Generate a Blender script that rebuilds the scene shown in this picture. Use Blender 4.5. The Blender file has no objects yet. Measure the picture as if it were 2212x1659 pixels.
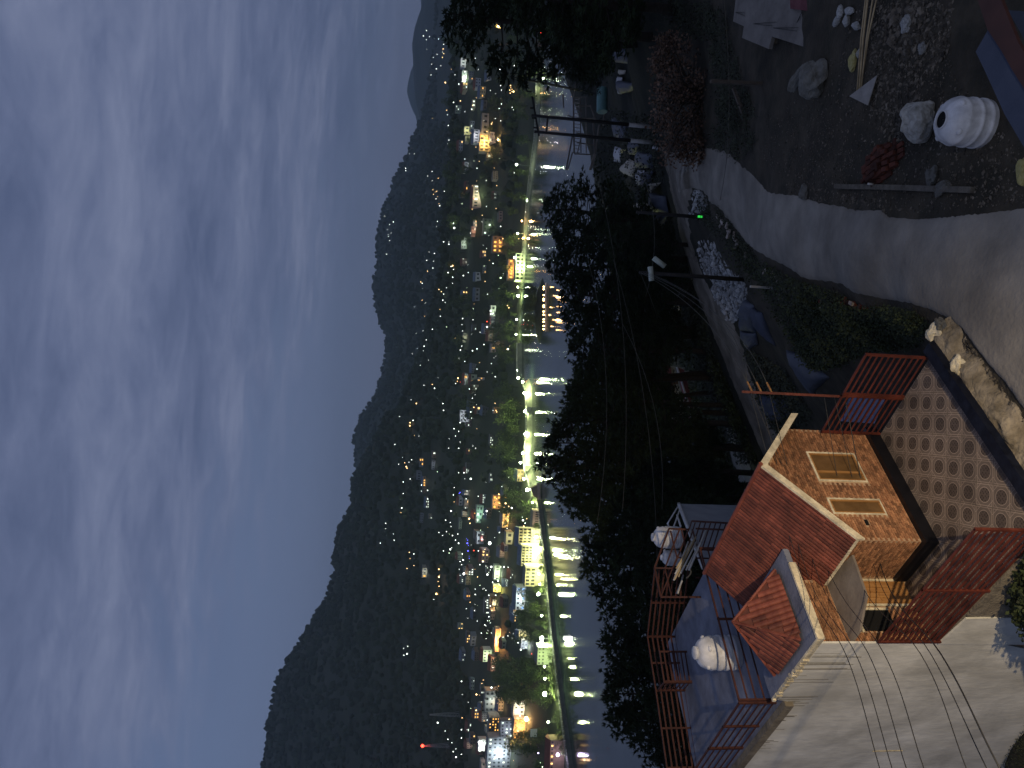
import bpy, bmesh, math, random
import numpy as np
from mathutils import Vector, Matrix, noise
from mathutils.bvhtree import BVHTree
random.seed(7)
RN = random.Random(11)
scene = bpy.context.scene
COL = scene.collection

# ---------------------------------------------------------------- camera (phone held sideways: the picture is turned a quarter)
FPX = 1755.5            # focal length in pixels of a 2212 px long frame
PIT, ROLL, EYE = 0.146747, -0.047294, 112.0
FW = Vector((0, math.cos(PIT), -math.sin(PIT)))
RT0 = Vector((1, 0, 0)); DN0 = -RT0.cross(FW)
RT = math.cos(ROLL)*RT0 + math.sin(ROLL)*DN0
DN = -math.sin(ROLL)*RT0 + math.cos(ROLL)*DN0
CAM = Vector((0, 0, EYE))
cam_d = bpy.data.cameras.new('camera'); cam = bpy.data.objects.new('camera', cam_d); COL.objects.link(cam)
cam_d.sensor_width = 36.0; cam_d.lens = 36.0*FPX/2212.0
cam_d.clip_start = 0.1; cam_d.clip_end = 60000
M3 = Matrix((DN, RT, -FW)).transposed()
cam.matrix_world = Matrix.Translation(CAM) @ M3.to_4x4()
scene.camera = cam
vs = scene.view_settings
vs.view_transform = 'Standard'; vs.look = 'None'; vs.gamma = 1.0; vs.use_curve_mapping = False
vs.exposure = 0.0
scene.render.engine = 'CYCLES'
cy = scene.cycles
cy.use_denoising = True
try: cy.denoiser = 'OPENIMAGEDENOISE'
except Exception: pass
cy.max_bounces = 5; cy.diffuse_bounces = 2; cy.glossy_bounces = 3; cy.volume_bounces = 0
cy.transparent_max_bounces = 6; cy.transmission_bounces = 3
cy.sample_clamp_indirect = 4.0; cy.sample_clamp_direct = 0
cy.caustics_reflective = False; cy.caustics_refractive = False
cy.volume_step_rate = 4.0; cy.volume_max_steps = 64

# ---------------------------------------------------------------- sky (dusk, layered cloud)
world = bpy.data.worlds.new('World'); scene.world = world; world.use_nodes = True
nt = world.node_tree; nt.nodes.clear()
def N(t, **k):
    n = nt.nodes.new(t)
    for a, b in k.items(): setattr(n, a, b)
    return n
SUN_EL, SUN_AZ = math.radians(1.5), math.radians(-60)
wout = N('ShaderNodeOutputWorld'); bg = N('ShaderNodeBackground')
nt.links.new(bg.outputs[0], wout.inputs[0])
sky = N('ShaderNodeTexSky', sky_type='NISHITA', sun_disc=False, sun_elevation=SUN_EL, sun_rotation=SUN_AZ, altitude=1400, air_density=1.0, dust_density=0.6, ozone_density=3.0)
tc = N('ShaderNodeTexCoord')
sep = N('ShaderNodeSeparateXYZ'); nt.links.new(tc.outputs['Generated'], sep.inputs[0])
def M(op, a, b=None, clamp=False):
    n = N('ShaderNodeMath', operation=op, use_clamp=clamp)
    for i, v in enumerate((a, b)):
        if v is None: continue
        if isinstance(v, (int, float)): n.inputs[i].default_value = v
        else: nt.links.new(v, n.inputs[i])
    return n.outputs[0]
zc = M('MAXIMUM', sep.outputs[2], 0.0)
den = M('ADD', zc, 0.13)
cx = M('DIVIDE', sep.outputs[0], den); cyy = M('DIVIDE', sep.outputs[1], den)
cmb = N('ShaderNodeCombineXYZ'); nt.links.new(cx, cmb.inputs[0]); nt.links.new(M('MULTIPLY', cyy, 1.6), cmb.inputs[1])
def NZ(scale, detail, rough, dist, off):
    mp = N('ShaderNodeMapping'); mp.inputs['Location'].default_value = off
    nt.links.new(cmb.outputs[0], mp.inputs[0])
    n = N('ShaderNodeTexNoise'); n.inputs['Scale'].default_value = scale; n.inputs['Detail'].default_value = detail
    n.inputs['Roughness'].default_value = rough; n.inputs['Distortion'].default_value = dist
    nt.links.new(mp.outputs[0], n.inputs['Vector']); return n.outputs['Fac']
n1 = NZ(0.9, 6, 0.55, 0.35, (3.1, 1.7, 0)); n2 = NZ(2.6, 8, 0.62, 0.7, (9.0, 4.0, 2.0)); n3 = NZ(6.5, 7, 0.66, 0.9, (1.0, 8.0, 5.0))
dens = M('ADD', M('ADD', M('MULTIPLY', n1, 0.48), M('MULTIPLY', n2, 0.39)), M('MULTIPLY', n3, 0.13))
cr = N('ShaderNodeValToRGB'); nt.links.new(dens, cr.inputs[0])
e = cr.color_ramp.elements
e[0].position = 0.385; e[0].color = (0.084, 0.111, 0.207, 1)
e[1].position = 0.63; e[1].color = (0.186, 0.218, 0.342, 1)
k = e.new(0.49); k.color = (0.122, 0.152, 0.264, 1)
# clear, paler band low down where the cloud sheet ends
band = N('ShaderNodeMapRange'); band.interpolation_type = 'SMOOTHSTEP'
nt.links.new(M('ADD', M('ADD', zc, M('MULTIPLY', M('SUBTRACT', n2, 0.5), 0.22)), M('MULTIPLY', sep.outputs[0], 0.26)), band.inputs[0])
band.inputs[1].default_value = 0.05; band.inputs[2].default_value = 0.20; band.inputs[3].default_value = 0.0; band.inputs[4].default_value = 1.0
low = N('ShaderNodeValToRGB'); nt.links.new(M('MULTIPLY', zc, 4.0, True), low.inputs[0])
e = low.color_ramp.elements
e[0].position = 0.0; e[0].color = (0.135, 0.162, 0.265, 1)
e[1].position = 1.0; e[1].color = (0.124, 0.175, 0.315, 1)
k = e.new(0.35); k.color = (0.137, 0.174, 0.298, 1)
skm = N('ShaderNodeVectorMath', operation='SCALE'); skm.inputs['Scale'].default_value = 0.10
nt.links.new(sky.outputs[0], skm.inputs[0])
mixl = N('ShaderNodeMix', data_type='RGBA'); mixl.inputs['Factor'].default_value = 0.08
nt.links.new(low.outputs[0], mixl.inputs['A']); nt.links.new(skm.outputs[0], mixl.inputs['B'])
mixc = N('ShaderNodeMix', data_type='RGBA')
nt.links.new(band.outputs[0], mixc.inputs['Factor']); nt.links.new(mixl.outputs['Result'], mixc.inputs['A']); nt.links.new(cr.outputs[0], mixc.inputs['B'])
nt.links.new(mixc.outputs['Result'], bg.inputs[0]); bg.inputs[1].default_value = 1.0
world.cycles.sampling_method = 'MANUAL'; world.cycles.sample_map_resolution = 512

# the last glow of a sun already down behind cloud
sl = bpy.data.lights.new('dusk_sun', 'SUN'); sl.energy = 0.03; sl.angle = math.radians(40); sl.color = (1.0, 0.9, 0.85)
so = bpy.data.objects.new('dusk_sun', sl); COL.objects.link(so)
so.rotation_euler = (math.radians(60), 0, math.radians(60)); so.location = (0, 0, 300)

# warm flood lamp on the building the picture is taken from: lights the brick room and the white wall
fl = bpy.data.lights.new('balcony_lamp', 'SPOT'); fl.energy = 12000; fl.color = (1.0, 0.78, 0.50)
fl.spot_size = math.radians(64); fl.spot_blend = 1.0; fl.shadow_soft_size = 0.12
flo = bpy.data.objects.new('balcony_lamp', fl); COL.objects.link(flo)
flo.location = (1.2, -0.6, 107.5)
flo.rotation_euler = (Vector((-6.2, 17.0, 100.8)) - flo.location).to_track_quat('-Z', 'Y').to_euler()

# faint white lamp on the same balcony: a little neutral light on the yard and the road
fp = bpy.data.lights.new('balcony_white_lamp', 'POINT'); fp.energy = 1300; fp.color = (1.0, .96, .90); fp.shadow_soft_size = .4
fpo = bpy.data.objects.new('balcony_white_lamp', fp); COL.objects.link(fpo); fpo.location = (2.5, -1.5, 110.5)

# ---------------------------------------------------------------- picture helpers
def ray(x, y): return FW + DN*((x-1106)/FPX) + RT*((829.5-y)/FPX)
def at(x, y, d): return CAM + ray(x, y)*d
def G(x, y, z):
    r = ray(x, y); return CAM + r*((z-EYE)/r.z)

# ---------------------------------------------------------------- mesh helpers
class MB:
    def __init__(s): s.v = []; s.f = []
    def add(s, vs_, fs):
        b = len(s.v); s.v += [tuple(p) for p in vs_]; s.f += [tuple(i+b for i in f) for f in fs]; return s
    def hexa(s, p): return s.add(p, [(0,3,2,1),(4,5,6,7),(0,1,5,4),(1,2,6,5),(2,3,7,6),(3,0,4,7)])
    def box(s, c, ax, ay, az):
        c = Vector(c); ax, ay, az = Vector(ax), Vector(ay), Vector(az)
        return s.hexa([c-ax-ay-az, c+ax-ay-az, c+ax+ay-az, c-ax+ay-az, c-ax-ay+az, c+ax-ay+az, c+ax+ay+az, c-ax+ay+az])
    def bar(s, a, b, w, h=None, up=(0,0,1)):
        a, b = Vector(a), Vector(b); h = w if h is None else h
        d = b-a; L = d.length
        if L < 1e-6: return s
        d /= L; u = Vector(up)
        if abs(d.dot(u)) > .98: u = Vector((1,0,0))
        x = d.cross(u).normalized(); y = x.cross(d)
        return s.box((a+b)/2, x*w/2, d*L/2, y*h/2)
    def tube(s, pts, r, n=6, cap=True):
        pts = [Vector(p) for p in pts]; m = len(pts)
        rs = r if isinstance(r, (list, tuple)) else [r]*m
        b = len(s.v)
        for i, p in enumerate(pts):
            t = (pts[min(i+1,m-1)]-pts[max(i-1,0)]).normalized()
            u = Vector((0,0,1)) if abs(t.z) < .9 else Vector((1,0,0))
            x = t.cross(u).normalized(); y = t.cross(x)
            for k_ in range(n):
                a = 2*math.pi*k_/n; s.v.append(tuple(p + (x*math.cos(a)+y*math.sin(a))*rs[i]))
        for i in range(m-1):
            for k_ in range(n):
                k2 = (k_+1) % n
                s.f.append((b+i*n+k_, b+i*n+k2, b+(i+1)*n+k2, b+(i+1)*n+k_))
        if cap: s.f.append(tuple(b+k_ for k_ in range(n))[::-1]); s.f.append(tuple(b+(m-1)*n+k_ for k_ in range(n)))
        return s
    def lathe(s, c, prof, n=24, sx=1, sy=1, wob=None):
        c = Vector(c); b = len(s.v); m = len(prof)
        for r, z in prof:
            for k_ in range(n):
                a = 2*math.pi*k_/n; rr = r*(wob(a, z) if wob else 1)
                s.v.append((c.x+rr*sx*math.cos(a), c.y+rr*sy*math.sin(a), c.z+z))
        for i in range(m-1):
            for k_ in range(n):
                k2 = (k_+1) % n; s.f.append((b+i*n+k_, b+i*n+k2, b+(i+1)*n+k2, b+(i+1)*n+k_))
        return s
    def prism(s, poly, dz):
        n = len(poly); b = len(s.v); dz = Vector(dz)
        s.v += [tuple(Vector(p)) for p in poly] + [tuple(Vector(p)+dz) for p in poly]
        s.f.append(tuple(range(b, b+n))[::-1]); s.f.append(tuple(range(b+n, b+2*n)))
        for i in range(n): j = (i+1) % n; s.f.append((b+i, b+j, b+n+j, b+n+i))
        return s
    def mesh(s, name, mat, o=(0,0,0), smooth=False):
        o = Vector(o)
        me = bpy.data.meshes.new(name); me.from_pydata([(x-o.x, y-o.y, z-o.z) for x, y, z in s.v], [], s.f)
        if mat: me.materials.append(mat)
        if smooth: me.polygons.foreach_set('use_smooth', [True]*len(me.polygons))
        me.update(); return me
    def build(s, name, mat, parent=None, smooth=False, loc=None):
        if parent is not None: o = wloc(parent)
        elif loc is not None: o = Vector(loc)
        elif s.v:
            xs = [p[0] for p in s.v]; ys = [p[1] for p in s.v]; o = Vector(((min(xs)+max(xs))/2, (min(ys)+max(ys))/2, min(p[2] for p in s.v)))
        else: o = Vector()
        ob = bpy.data.objects.new(name, s.mesh(name, mat, o, smooth)); COL.objects.link(ob)
        if parent is not None: ob.parent = parent
        else: ob.location = o
        return ob
def wloc(o):
    p = o.location.copy()
    while o.parent: o = o.parent; p += o.location
    return p
def tag(o, label=None, cat=None, group=None, kind=None):
    if label: o['label'] = label
    if cat: o['category'] = cat
    if group: o['group'] = group
    if kind: o['kind'] = kind
    return o
def thing(name, loc, label, cat, group=None):
    o = bpy.data.objects.new(name, None); COL.objects.link(o); o.location = loc; o.empty_display_size = .2
    return tag(o, label, cat, group)
def inst(name, me, parent=None, loc=None, rot=None, scale=None):
    o = bpy.data.objects.new(name, me); COL.objects.link(o)
    if parent is not None: o.parent = parent
    if loc is not None: o.location = Vector(loc) - (wloc(parent) if parent is not None else Vector())
    if rot is not None: o.rotation_euler = rot
    if scale is not None: o.scale = scale
    return o

# ---------------------------------------------------------------- materials
def mat(name, col, rough=.8, var=.25, scale=3.0, bump=.0, bscale=None, col2=None, spec=.3, metal=0, emit=None, estr=0, obj=True, rnd=0.0, streak=None, detail=5, trans=0, patch=None):
    m = bpy.data.materials.new(name); m.use_nodes = True
    t = m.node_tree; b = t.nodes['Principled BSDF']; L = t.links.new
    b.inputs['Roughness'].default_value = rough; b.inputs['Specular IOR Level'].default_value = spec; b.inputs['Metallic'].default_value = metal
    co = t.nodes.new('ShaderNodeTexCoord').outputs['Object']
    if streak:
        mp = t.nodes.new('ShaderNodeMapping'); mp.inputs['Scale'].default_value = streak; L(co, mp.inputs[0]); co = mp.outputs[0]
    nz = t.nodes.new('ShaderNodeTexNoise'); nz.inputs['Scale'].default_value = scale; nz.inputs['Detail'].default_value = detail; nz.inputs['Roughness'].default_value = .62
    L(co, nz.inputs['Vector'])
    rp = t.nodes.new('ShaderNodeValToRGB'); L(nz.outputs['Fac'], rp.inputs[0])
    c2 = col2 if col2 else tuple(min(1, c*(1+var)) for c in col)
    c1 = col if col2 else tuple(c*(1-var) for c in col)
    rp.color_ramp.elements[0].position = .33; rp.color_ramp.elements[0].color = (*c1, 1)
    rp.color_ramp.elements[1].position = .67; rp.color_ramp.elements[1].color = (*c2, 1)
    out = rp.outputs[0]
    if rnd:
        if rnd > 0:
            oi = t.nodes.new('ShaderNodeObjectInfo').outputs['Random']
        else:
            oi = t.nodes.new('ShaderNodeNewGeometry').outputs['Random Per Island']
        mr = t.nodes.new('ShaderNodeMapRange'); L(oi, mr.inputs[0]); mr.inputs[3].default_value = 1-abs(rnd); mr.inputs[4].default_value = 1+abs(rnd)
        hs = t.nodes.new('ShaderNodeHueSaturation'); L(out, hs.inputs['Color']); L(mr.outputs[0], hs.inputs['Value']); out = hs.outputs[0]
    if patch:
        # broad worn and stained areas
        wn = t.nodes.new('ShaderNodeTexNoise'); wn.inputs['Scale'].default_value = patch[0]; wn.inputs['Detail'].default_value = 7; wn.inputs['Roughness'].default_value = .6; wn.inputs['Distortion'].default_value = .6
        g_ = t.nodes.new('ShaderNodeNewGeometry'); L(g_.outputs['Position'], wn.inputs['Vector'])
        mr2 = t.nodes.new('ShaderNodeMapRange'); L(wn.outputs['Fac'], mr2.inputs[0]); mr2.inputs[1].default_value = .36; mr2.inputs[2].default_value = .62; mr2.inputs[3].default_value = 1-patch[1]; mr2.inputs[4].default_value = 1+patch[1]*.35
        h2 = t.nodes.new('ShaderNodeHueSaturation'); L(out, h2.inputs['Color']); L(mr2.outputs[0], h2.inputs['Value']); out = h2.outputs[0]
    L(out, b.inputs['Base Color'])
    if bump:
        n2_ = t.nodes.new('ShaderNodeTexNoise'); n2_.inputs['Scale'].default_value = bscale or scale*4; n2_.inputs['Detail'].default_value = 6
        L(co, n2_.inputs['Vector'])
        bp = t.nodes.new('ShaderNodeBump'); bp.inputs['Strength'].default_value = bump; bp.inputs['Distance'].default_value = .05
        L(n2_.outputs['Fac'], bp.inputs['Height']); L(bp.outputs[0], b.inputs['Normal'])
    if emit: b.inputs['Emission Color'].default_value = (*emit, 1); b.inputs['Emission Strength'].default_value = estr
    return m
def emat(name, col, s, sampled=True):
    m = bpy.data.materials.new(name); m.use_nodes = True; t = m.node_tree; t.nodes.clear()
    o = t.nodes.new('ShaderNodeOutputMaterial'); e_ = t.nodes.new('ShaderNodeEmission'); t.links.new(e_.outputs[0], o.inputs[0])
    e_.inputs[0].default_value = (*col, 1); e_.inputs[1].default_value = s
    if not sampled: m.cycles.emission_sampling = 'NONE'
    return m
# ---------------------------------------------------------------- the house frame (u along the front wall, v into the house)
HO = Vector((0.46439, 16.21501, 100.45704)); ZT = HO.z
UU = Vector((-0.68312, -0.73030, 0)); VV = Vector((-0.73030, 0.68312, 0)); ZZ = Vector((0, 0, 1))
def W(u, v, z): p = HO + UU*u + VV*v; p.z = z; return p

# ---------------------------------------------------------------- near hillside: heights at surveyed points, thin-plate surface between
TP = [(2212,60,99.9),(2150,270,99.8),(1950,150,99.6),(1800,300,99.0),(1700,100,98.6),(1640,300,97.7),(2212,450,100.0),(2000,400,99.7),
 (2212,620,100.12),(2212,900,100.25),(2100,760,100.22),(2050,650,100.1),(2000,500,99.85),(1850,450,99.0),(1750,470,98.3),(1650,440,97.2),(1560,380,95.9),(1500,350,94.9),
 (1640,570,97.0),(1720,620,98.0),(1850,650,99.2),(1960,690,99.9),(1560,480,95.8),(1500,400,94.9),
 (1470,430,94.0),(1490,500,92.8),(1510,600,91.2),(1550,740,89.3),(1600,870,87.8),(1650,970,86.6),
 (1560,590,92.5),(1590,600,93.5),(1650,700,92.5),(1700,650,95.0),(1750,720,94.5),(1850,750,96.0),(1900,760,97.0),(1800,880,92.0),
 (1480,700,86.5),(1520,800,84.5),(1560,900,83.0),(1620,1050,80.5),(1505,850,79.0),
 (1400,400,91.5),(1340,250,89.5),(1290,180,86.5),(1290,330,84.0),(1250,250,82.0),(1450,200,94.5),(1500,100,96.0),(1350,100,92.5),(1300,50,89.5)]
pts = [tuple(G(*p)) for p in TP]
pts += [(0,0,99.2),(-15,0,97.5),(-30,0,96),(15,0,100.2),(30,0,102),(22,15,100.6),(0,8,99.9),(8,10,100.3),(30,40,99.5),(45,70,96),(60,110,92),(45,140,80),(20,165,66),
 (-40,20,92),(-40,50,84),(-60,90,72),(-30,100,70),(0,120,64),(-45,140,52),(0,180,38),(-50,190,34),(45,185,55),(0,235,14),(-60,240,12),(55,240,24),(0,290,-4),(-70,300,-4),(70,300,-4),
 (110,150,84),(100,60,100),(-90,40,84),(-110,130,58),(-110,230,20),(120,240,30),(0,340,-10),(120,340,-10),(-120,340,-10)]
for u, v, z in [(3,1,99.2),(0,1.6,98.2),(2,4,97),(1,8,94),(5.5,7.3,96.0),(5.2,9.8,95.5),(4.8,1.5,99.9),(4.8,2.3,99.5),(5.2,3.1,97.4),(5,4,96.4),(5.5,5.2,96.0),(6.2,1.5,99.5),(7,3,97.0),(5,12,94),(9,10,94.2),(-4,4,93.5),(-4,10,90),(-2,16,87),(6,-1.2,100.25),(9,3,97.6),(3,18,88)]:
    q = W(u, v, z); pts.append((q.x, q.y, z))
TPS = np.array(pts)
def _tps(S):
    n = len(S); d = np.hypot(S[:,None,0]-S[None,:,0], S[:,None,1]-S[None,:,1])
    K = np.where(d > 0, d*d*np.log(d+1e-9), 0) + np.eye(n)*2.0
    Pm = np.c_[np.ones(n), S[:,:2]]; A = np.block([[K, Pm], [Pm.T, np.zeros((3,3))]])
    return np.linalg.solve(A, np.r_[S[:,2], 0, 0, 0])
TW = _tps(TPS)
def th_arr(x, y):
    x = np.asarray(x, float); y = np.asarray(y, float)
    d = np.hypot(x[...,None]-TPS[:,0], y[...,None]-TPS[:,1])
    z = (d*d*np.log(d+1e-9))@TW[:-3] + TW[-3] + TW[-2]*x + TW[-1]*y
    return z
def bumps(x, y):
    d = math.hypot(x, y)
    a = min(1.0, d/60.0)
    return noise.fractal(Vector((x*.35, y*.35, 0)), 1.0, 2.1, 4)*(.05+.3*a*a) + noise.noise(Vector((x*.05, y*.05, 3)))*(1.6*a*a)
def th(x, y): return float(th_arr(x, y)) + bumps(x, y)
def hit(px, py, lift=0.0, d0=8.0, d1=420.0):
    r = ray(px, py); ds = np.concatenate([np.linspace(d0, 80, 90), np.linspace(81, d1, 110)])
    X = r.x*ds; Y = r.y*ds; Z = EYE + r.z*ds
    H = th_arr(X, Y)
    i = np.argmax(Z < H)
    if Z[i] >= H[i]: return G(px, py, 0)
    lo, hi = ds[max(i-2, 0)], ds[min(i+2, len(ds)-1)]
    for _ in range(22):
        m = (lo+hi)/2
        if EYE + r.z*m < th(r.x*m, r.y*m): hi = m
        else: lo = m
    p = CAM + r*((lo+hi)/2); p.z += lift; return p
def depth(p): return (Vector(p)-CAM).dot(FW)

M_soil = mat('soil', (0.064,0.052,0.036), .95, scale=1.2, bump=1.0, bscale=9, col2=(0.026,0.024,0.016), detail=9, patch=(.5,.4))
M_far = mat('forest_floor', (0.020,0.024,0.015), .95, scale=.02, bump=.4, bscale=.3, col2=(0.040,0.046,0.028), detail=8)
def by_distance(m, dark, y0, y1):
    # pine litter tone, darkened in colour so the ground among the pines reads dark
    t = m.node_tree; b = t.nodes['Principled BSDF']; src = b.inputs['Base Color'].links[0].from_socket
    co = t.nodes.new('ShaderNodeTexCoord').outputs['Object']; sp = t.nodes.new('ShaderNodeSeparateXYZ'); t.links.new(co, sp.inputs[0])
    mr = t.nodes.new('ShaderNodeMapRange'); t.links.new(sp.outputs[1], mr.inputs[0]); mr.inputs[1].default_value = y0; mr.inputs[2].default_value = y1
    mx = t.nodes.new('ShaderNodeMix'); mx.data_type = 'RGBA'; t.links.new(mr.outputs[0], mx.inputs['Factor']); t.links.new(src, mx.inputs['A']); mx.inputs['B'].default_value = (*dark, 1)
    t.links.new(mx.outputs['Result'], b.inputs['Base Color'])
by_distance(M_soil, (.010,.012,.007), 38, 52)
def grid_obj(name, P, mt, kind='structure', smooth=True):
    n, m_ = len(P), len(P[0]); b = MB(); b.v = [tuple(p) for row in P for p in row]
    b.f = [(i*m_+j, i*m_+j+1, (i+1)*m_+j+1, (i+1)*m_+j) for i in range(n-1) for j in range(m_-1)]
    o = b.build(name, mt, smooth=smooth, loc=(0,0,0)); o['kind'] = kind; return o
angs = np.radians(np.linspace(-62, 62, 210)); dd = np.concatenate([[-3], np.geomspace(3, 345, 250)])
P = []
AX = np.sin(angs)[None,:]*dd[:,None]; AY = np.cos(angs)[None,:]*dd[:,None]
AZ = th_arr(AX, AY)
for i in range(len(dd)):
    P.append([(AX[i,j], AY[i,j], AZ[i,j]+bumps(AX[i,j], AY[i,j])) for j in range(len(angs))])
ground = grid_obj('ground', P, M_soil)

# ---------------------------------------------------------------- the lake
def water_mat():
    m = bpy.data.materials.new('lake_water'); m.use_nodes = True; t = m.node_tree; b = t.nodes['Principled BSDF']; L = t.links.new
    b.inputs['Base Color'].default_value = (0.020, 0.030, 0.028, 1); b.inputs['Roughness'].default_value = .065
    b.inputs['IOR'].default_value = 1.65; b.inputs['Specular IOR Level'].default_value = .5
    co = t.nodes.new('ShaderNodeTexCoord').outputs['Object']
    mp = t.nodes.new('ShaderNodeMapping'); mp.inputs['Scale'].default_value = (.5, .9, 1); L(co, mp.inputs[0])
    n_ = t.nodes.new('ShaderNodeTexNoise'); n_.inputs['Scale'].default_value = 1.0; n_.inputs['Detail'].default_value = 4; L(mp.outputs[0], n_.inputs['Vector'])
    # calm and ruffled patches
    n2_ = t.nodes.new('ShaderNodeTexNoise'); n2_.inputs['Scale'].default_value = .012; n2_.inputs['Detail'].default_value = 3; L(co, n2_.inputs['Vector'])
    mr = t.nodes.new('ShaderNodeMapRange'); L(n2_.outputs['Fac'], mr.inputs[0]); mr.inputs[1].default_value=.4; mr.inputs[2].default_value=.65; mr.inputs[3].default_value=.045; mr.inputs[4].default_value=.20
    bp = t.nodes.new('ShaderNodeBump'); bp.inputs['Distance'].default_value = .6; L(mr.outputs[0], bp.inputs['Strength']); L(n_.outputs['Fac'], bp.inputs['Height'])
    L(bp.outputs[0], b.inputs['Normal']); return m
lk = MB(); lk.add([(-900,230,0),(900,230,0),(1100,1000,0),(-1100,1000,0)], [(0,1,2,3)])
lake = lk.build('lake_water', water_mat(), loc=(0,0,0)); lake['kind'] = 'structure'

# ---------------------------------------------------------------- land across the water, profile by profile
YK = [-600,-300,0,150,300,400,480,600,700,760,815,835,900,970,1010,1050,1150,1300,1450,1600,1750,2000,2400]
SH = [1190,1182,1175,1172,1161,1148,1140,1133,1127,1127,1127,1146,1149,1146,1150,1160,1177,1191,1208,1222,1238,1262,1300]
def interp(y, xs, ys):
    return float(np.interp(y, xs, ys))
SK1 = [(-600,930),(-300,960),(0,985),(100,984),(200,978),(300,985),(400,972),(500,962),(600,955),(700,930),(800,897),(900,858),(960,815),(1000,788),(1040,768),(1050,765),(1100,763),(1125,748),(1150,736),(1200,728),(1255,724),(1285,712),(1310,700),(1340,680),(1370,665),(1400,645),(1430,625),(1470,606),(1500,600),(1560,590),(1659,575),(1800,560),(2000,540),(2400,520)]
def shore_d(y):
    x = interp(y, YK, SH); r = ray(x, y); return (0-EYE)/r.z
def land_point(x, y, d, floor=None):
    p = at(x, y, d)
    return p
ycols = np.concatenate([np.linspace(-600,-40,20), np.linspace(-20,1700,345), np.linspace(1730,2400,18)])
P = []
def rid(y): return 1000 + 950*min(1, max(0, (y-600)/450))
for y in ycols:
    ds = shore_d(y); D1 = rid(y); sk = interp(y, [a for a,_ in SK1], [b_ for _,b_ in SK1])
    zr = at(sk, y, D1).z
    col = []
    kn = [(ds-40, -12), (ds-2, -1.2), (ds+1.5, 1.6), (ds+14, 3.0), (ds+70, 6), (ds+150, 14)]
    zb = 14
    if y > 900:
        kn += [(max(ds+260, 880), 40), (1150, 78), (1300, 120)]
        kn = [k_ for k_ in kn if k_[0] < D1-150]
    else:
        kn += [(max(ds+170, 820), 30)] if D1 > 990 else []
    kn += [(D1, zr), (D1*1.06, zr-6), (D1*1.25, zr-90)]
    kd = [a for a,_ in kn]; kz = [b_ for _,b_ in kn]
    dsamp = list(np.linspace(ds-40, ds+16, 8)) + list(np.linspace(ds+24, D1*1.25, 95))
    for d in dsamp:
        z = float(np.interp(d, kd, kz))
        # the profile bulges: steeper high up, gentle at the foot
        base = at(0.5*(sk+1100), y, d)
        amp = min(1.0, max(0.0, (d-ds-60)/400.0))
        nzv = noise.fractal(Vector((base.x*.006, base.y*.006, 1)), 1.0, 2.0, 5)*11*amp*(1.0 if d < D1*.97 else .35)
        nzv += noise.noise(Vector((base.x*.05, base.y*.05, 2)))*1.2*amp
        r = ray(sk, y); fx = r.x/ (r.y); Yc = d/ (FW.y) if False else None
        xy = ray(1000, y); px_, py_ = xy.x*d, xy.y*d
        col.append((px_, py_, z+nzv))
    P.append(col)
P = [list(c) for c in zip(*P)]
landobj = grid_obj('valley_land', P, M_far)
VB = MB(); 
me_ = landobj.data
BV = BVHTree.FromPolygons([v.co for v in me_.vertices], [tuple(p.vertices) for p in me_.polygons])
def fhit(px, py):
    h = BV.ray_cast(CAM, ray(px, py).normalized(), 9000)
    return h[0] if h[0] is not None else None
def fz(x, y):
    h = BV.ray_cast(Vector((x, y, 900)), Vector((0,0,-1)), 2000)
    return h[0].z if h[0] is not None else 0.0
M_hill = mat('distant_hill', (0.018,0.024,0.017), .95, scale=.01, bump=.5, bscale=.06, col2=(0.034,0.044,0.030), detail=9)
def ridge(name, sky_, d0, D1, x0, n, seed, yr):
    P = []
    for y in np.linspace(yr[0], yr[1], n):
        sk = interp(y, [a for a,_ in sky_], [b_ for _,b_ in sky_]) ; zt = at(sk, y, D1).z
        zb = -20; col = []
        r = ray(900, y)
        for tt in np.linspace(0, 1.18, 60):
            d = d0+(D1-d0)*tt
            z = zb+(zt-zb)*(tt**1.15) if tt <= 1 else zt-(tt-1)*(zt+200)*1.2
            px_, py_ = r.x*d, r.y*d
            a = min(1, tt*1.5)*(1 if tt < .95 else .4)
            z += noise.fractal(Vector((px_*.0016+seed, py_*.0016, seed)), 1.0, 2.0, 6)*(D1*.009)*a
            z += noise.noise(Vector((px_*.02, py_*.02, seed)))*3*min(1, tt*2)
            col.append((px_, py_, z))
        P.append(col)
    P = [list(c) for c in zip(*P)]
    return grid_obj(name, P, M_hill)
SKB = [(-600,960),(0,945),(200,925),(270,908),(290,896),(340,880),(400,851),(430,840),(460,828),(500,815),(540,810),(585,815),(605,805),(620,803),(650,806),(700,815),(715,824),(730,831),(780,830),(815,820),(840,813),(870,800),(910,772),(950,764),(1000,766),(1050,775),(1150,790),(1300,800),(2000,820)]
hillB = ridge('hill', SKB, 1250, 3100, 1010, 260, 3.3, (-600, 1700))
SKC = [(-900,880),(-300,900),(0,914),(20,912),(50,901),(80,894),(100,892),(150,893),(190,895),(215,897),(250,907),(300,930),(400,960),(600,980),(1000,990)]
hillC = ridge('hill', SKC, 3000, 4800, 1000, 140, 7.7, (-900, 900))
SKD = [(-900,900),(100,915),(125,901),(150,891),(180,887),(200,886),(230,891),(274,912),(320,925),(500,940),(900,950)]
hillD = ridge('hill', SKD, 5200, 7600, 980, 120, 5.1, (-900, 800))
SKE = [(-1500,905),(-300,905),(300,900),(900,890),(1500,880),(2600,870)]
b = MB(); b.add([(-6900,-350,-30),(6900,-350,-30),(6900,8900,-30),(-6900,8900,-30)], [(0,1,2,3)])
tag(b.build('far_plain', M_hill, loc=(0,0,0)), kind='structure')
def bvh(o):
    return BVHTree.FromPolygons([v.co for v in o.data.vertices], [tuple(p.vertices) for p in o.data.polygons])
BVB = bvh(hillB); BVC = bvh(hillC)
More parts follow.
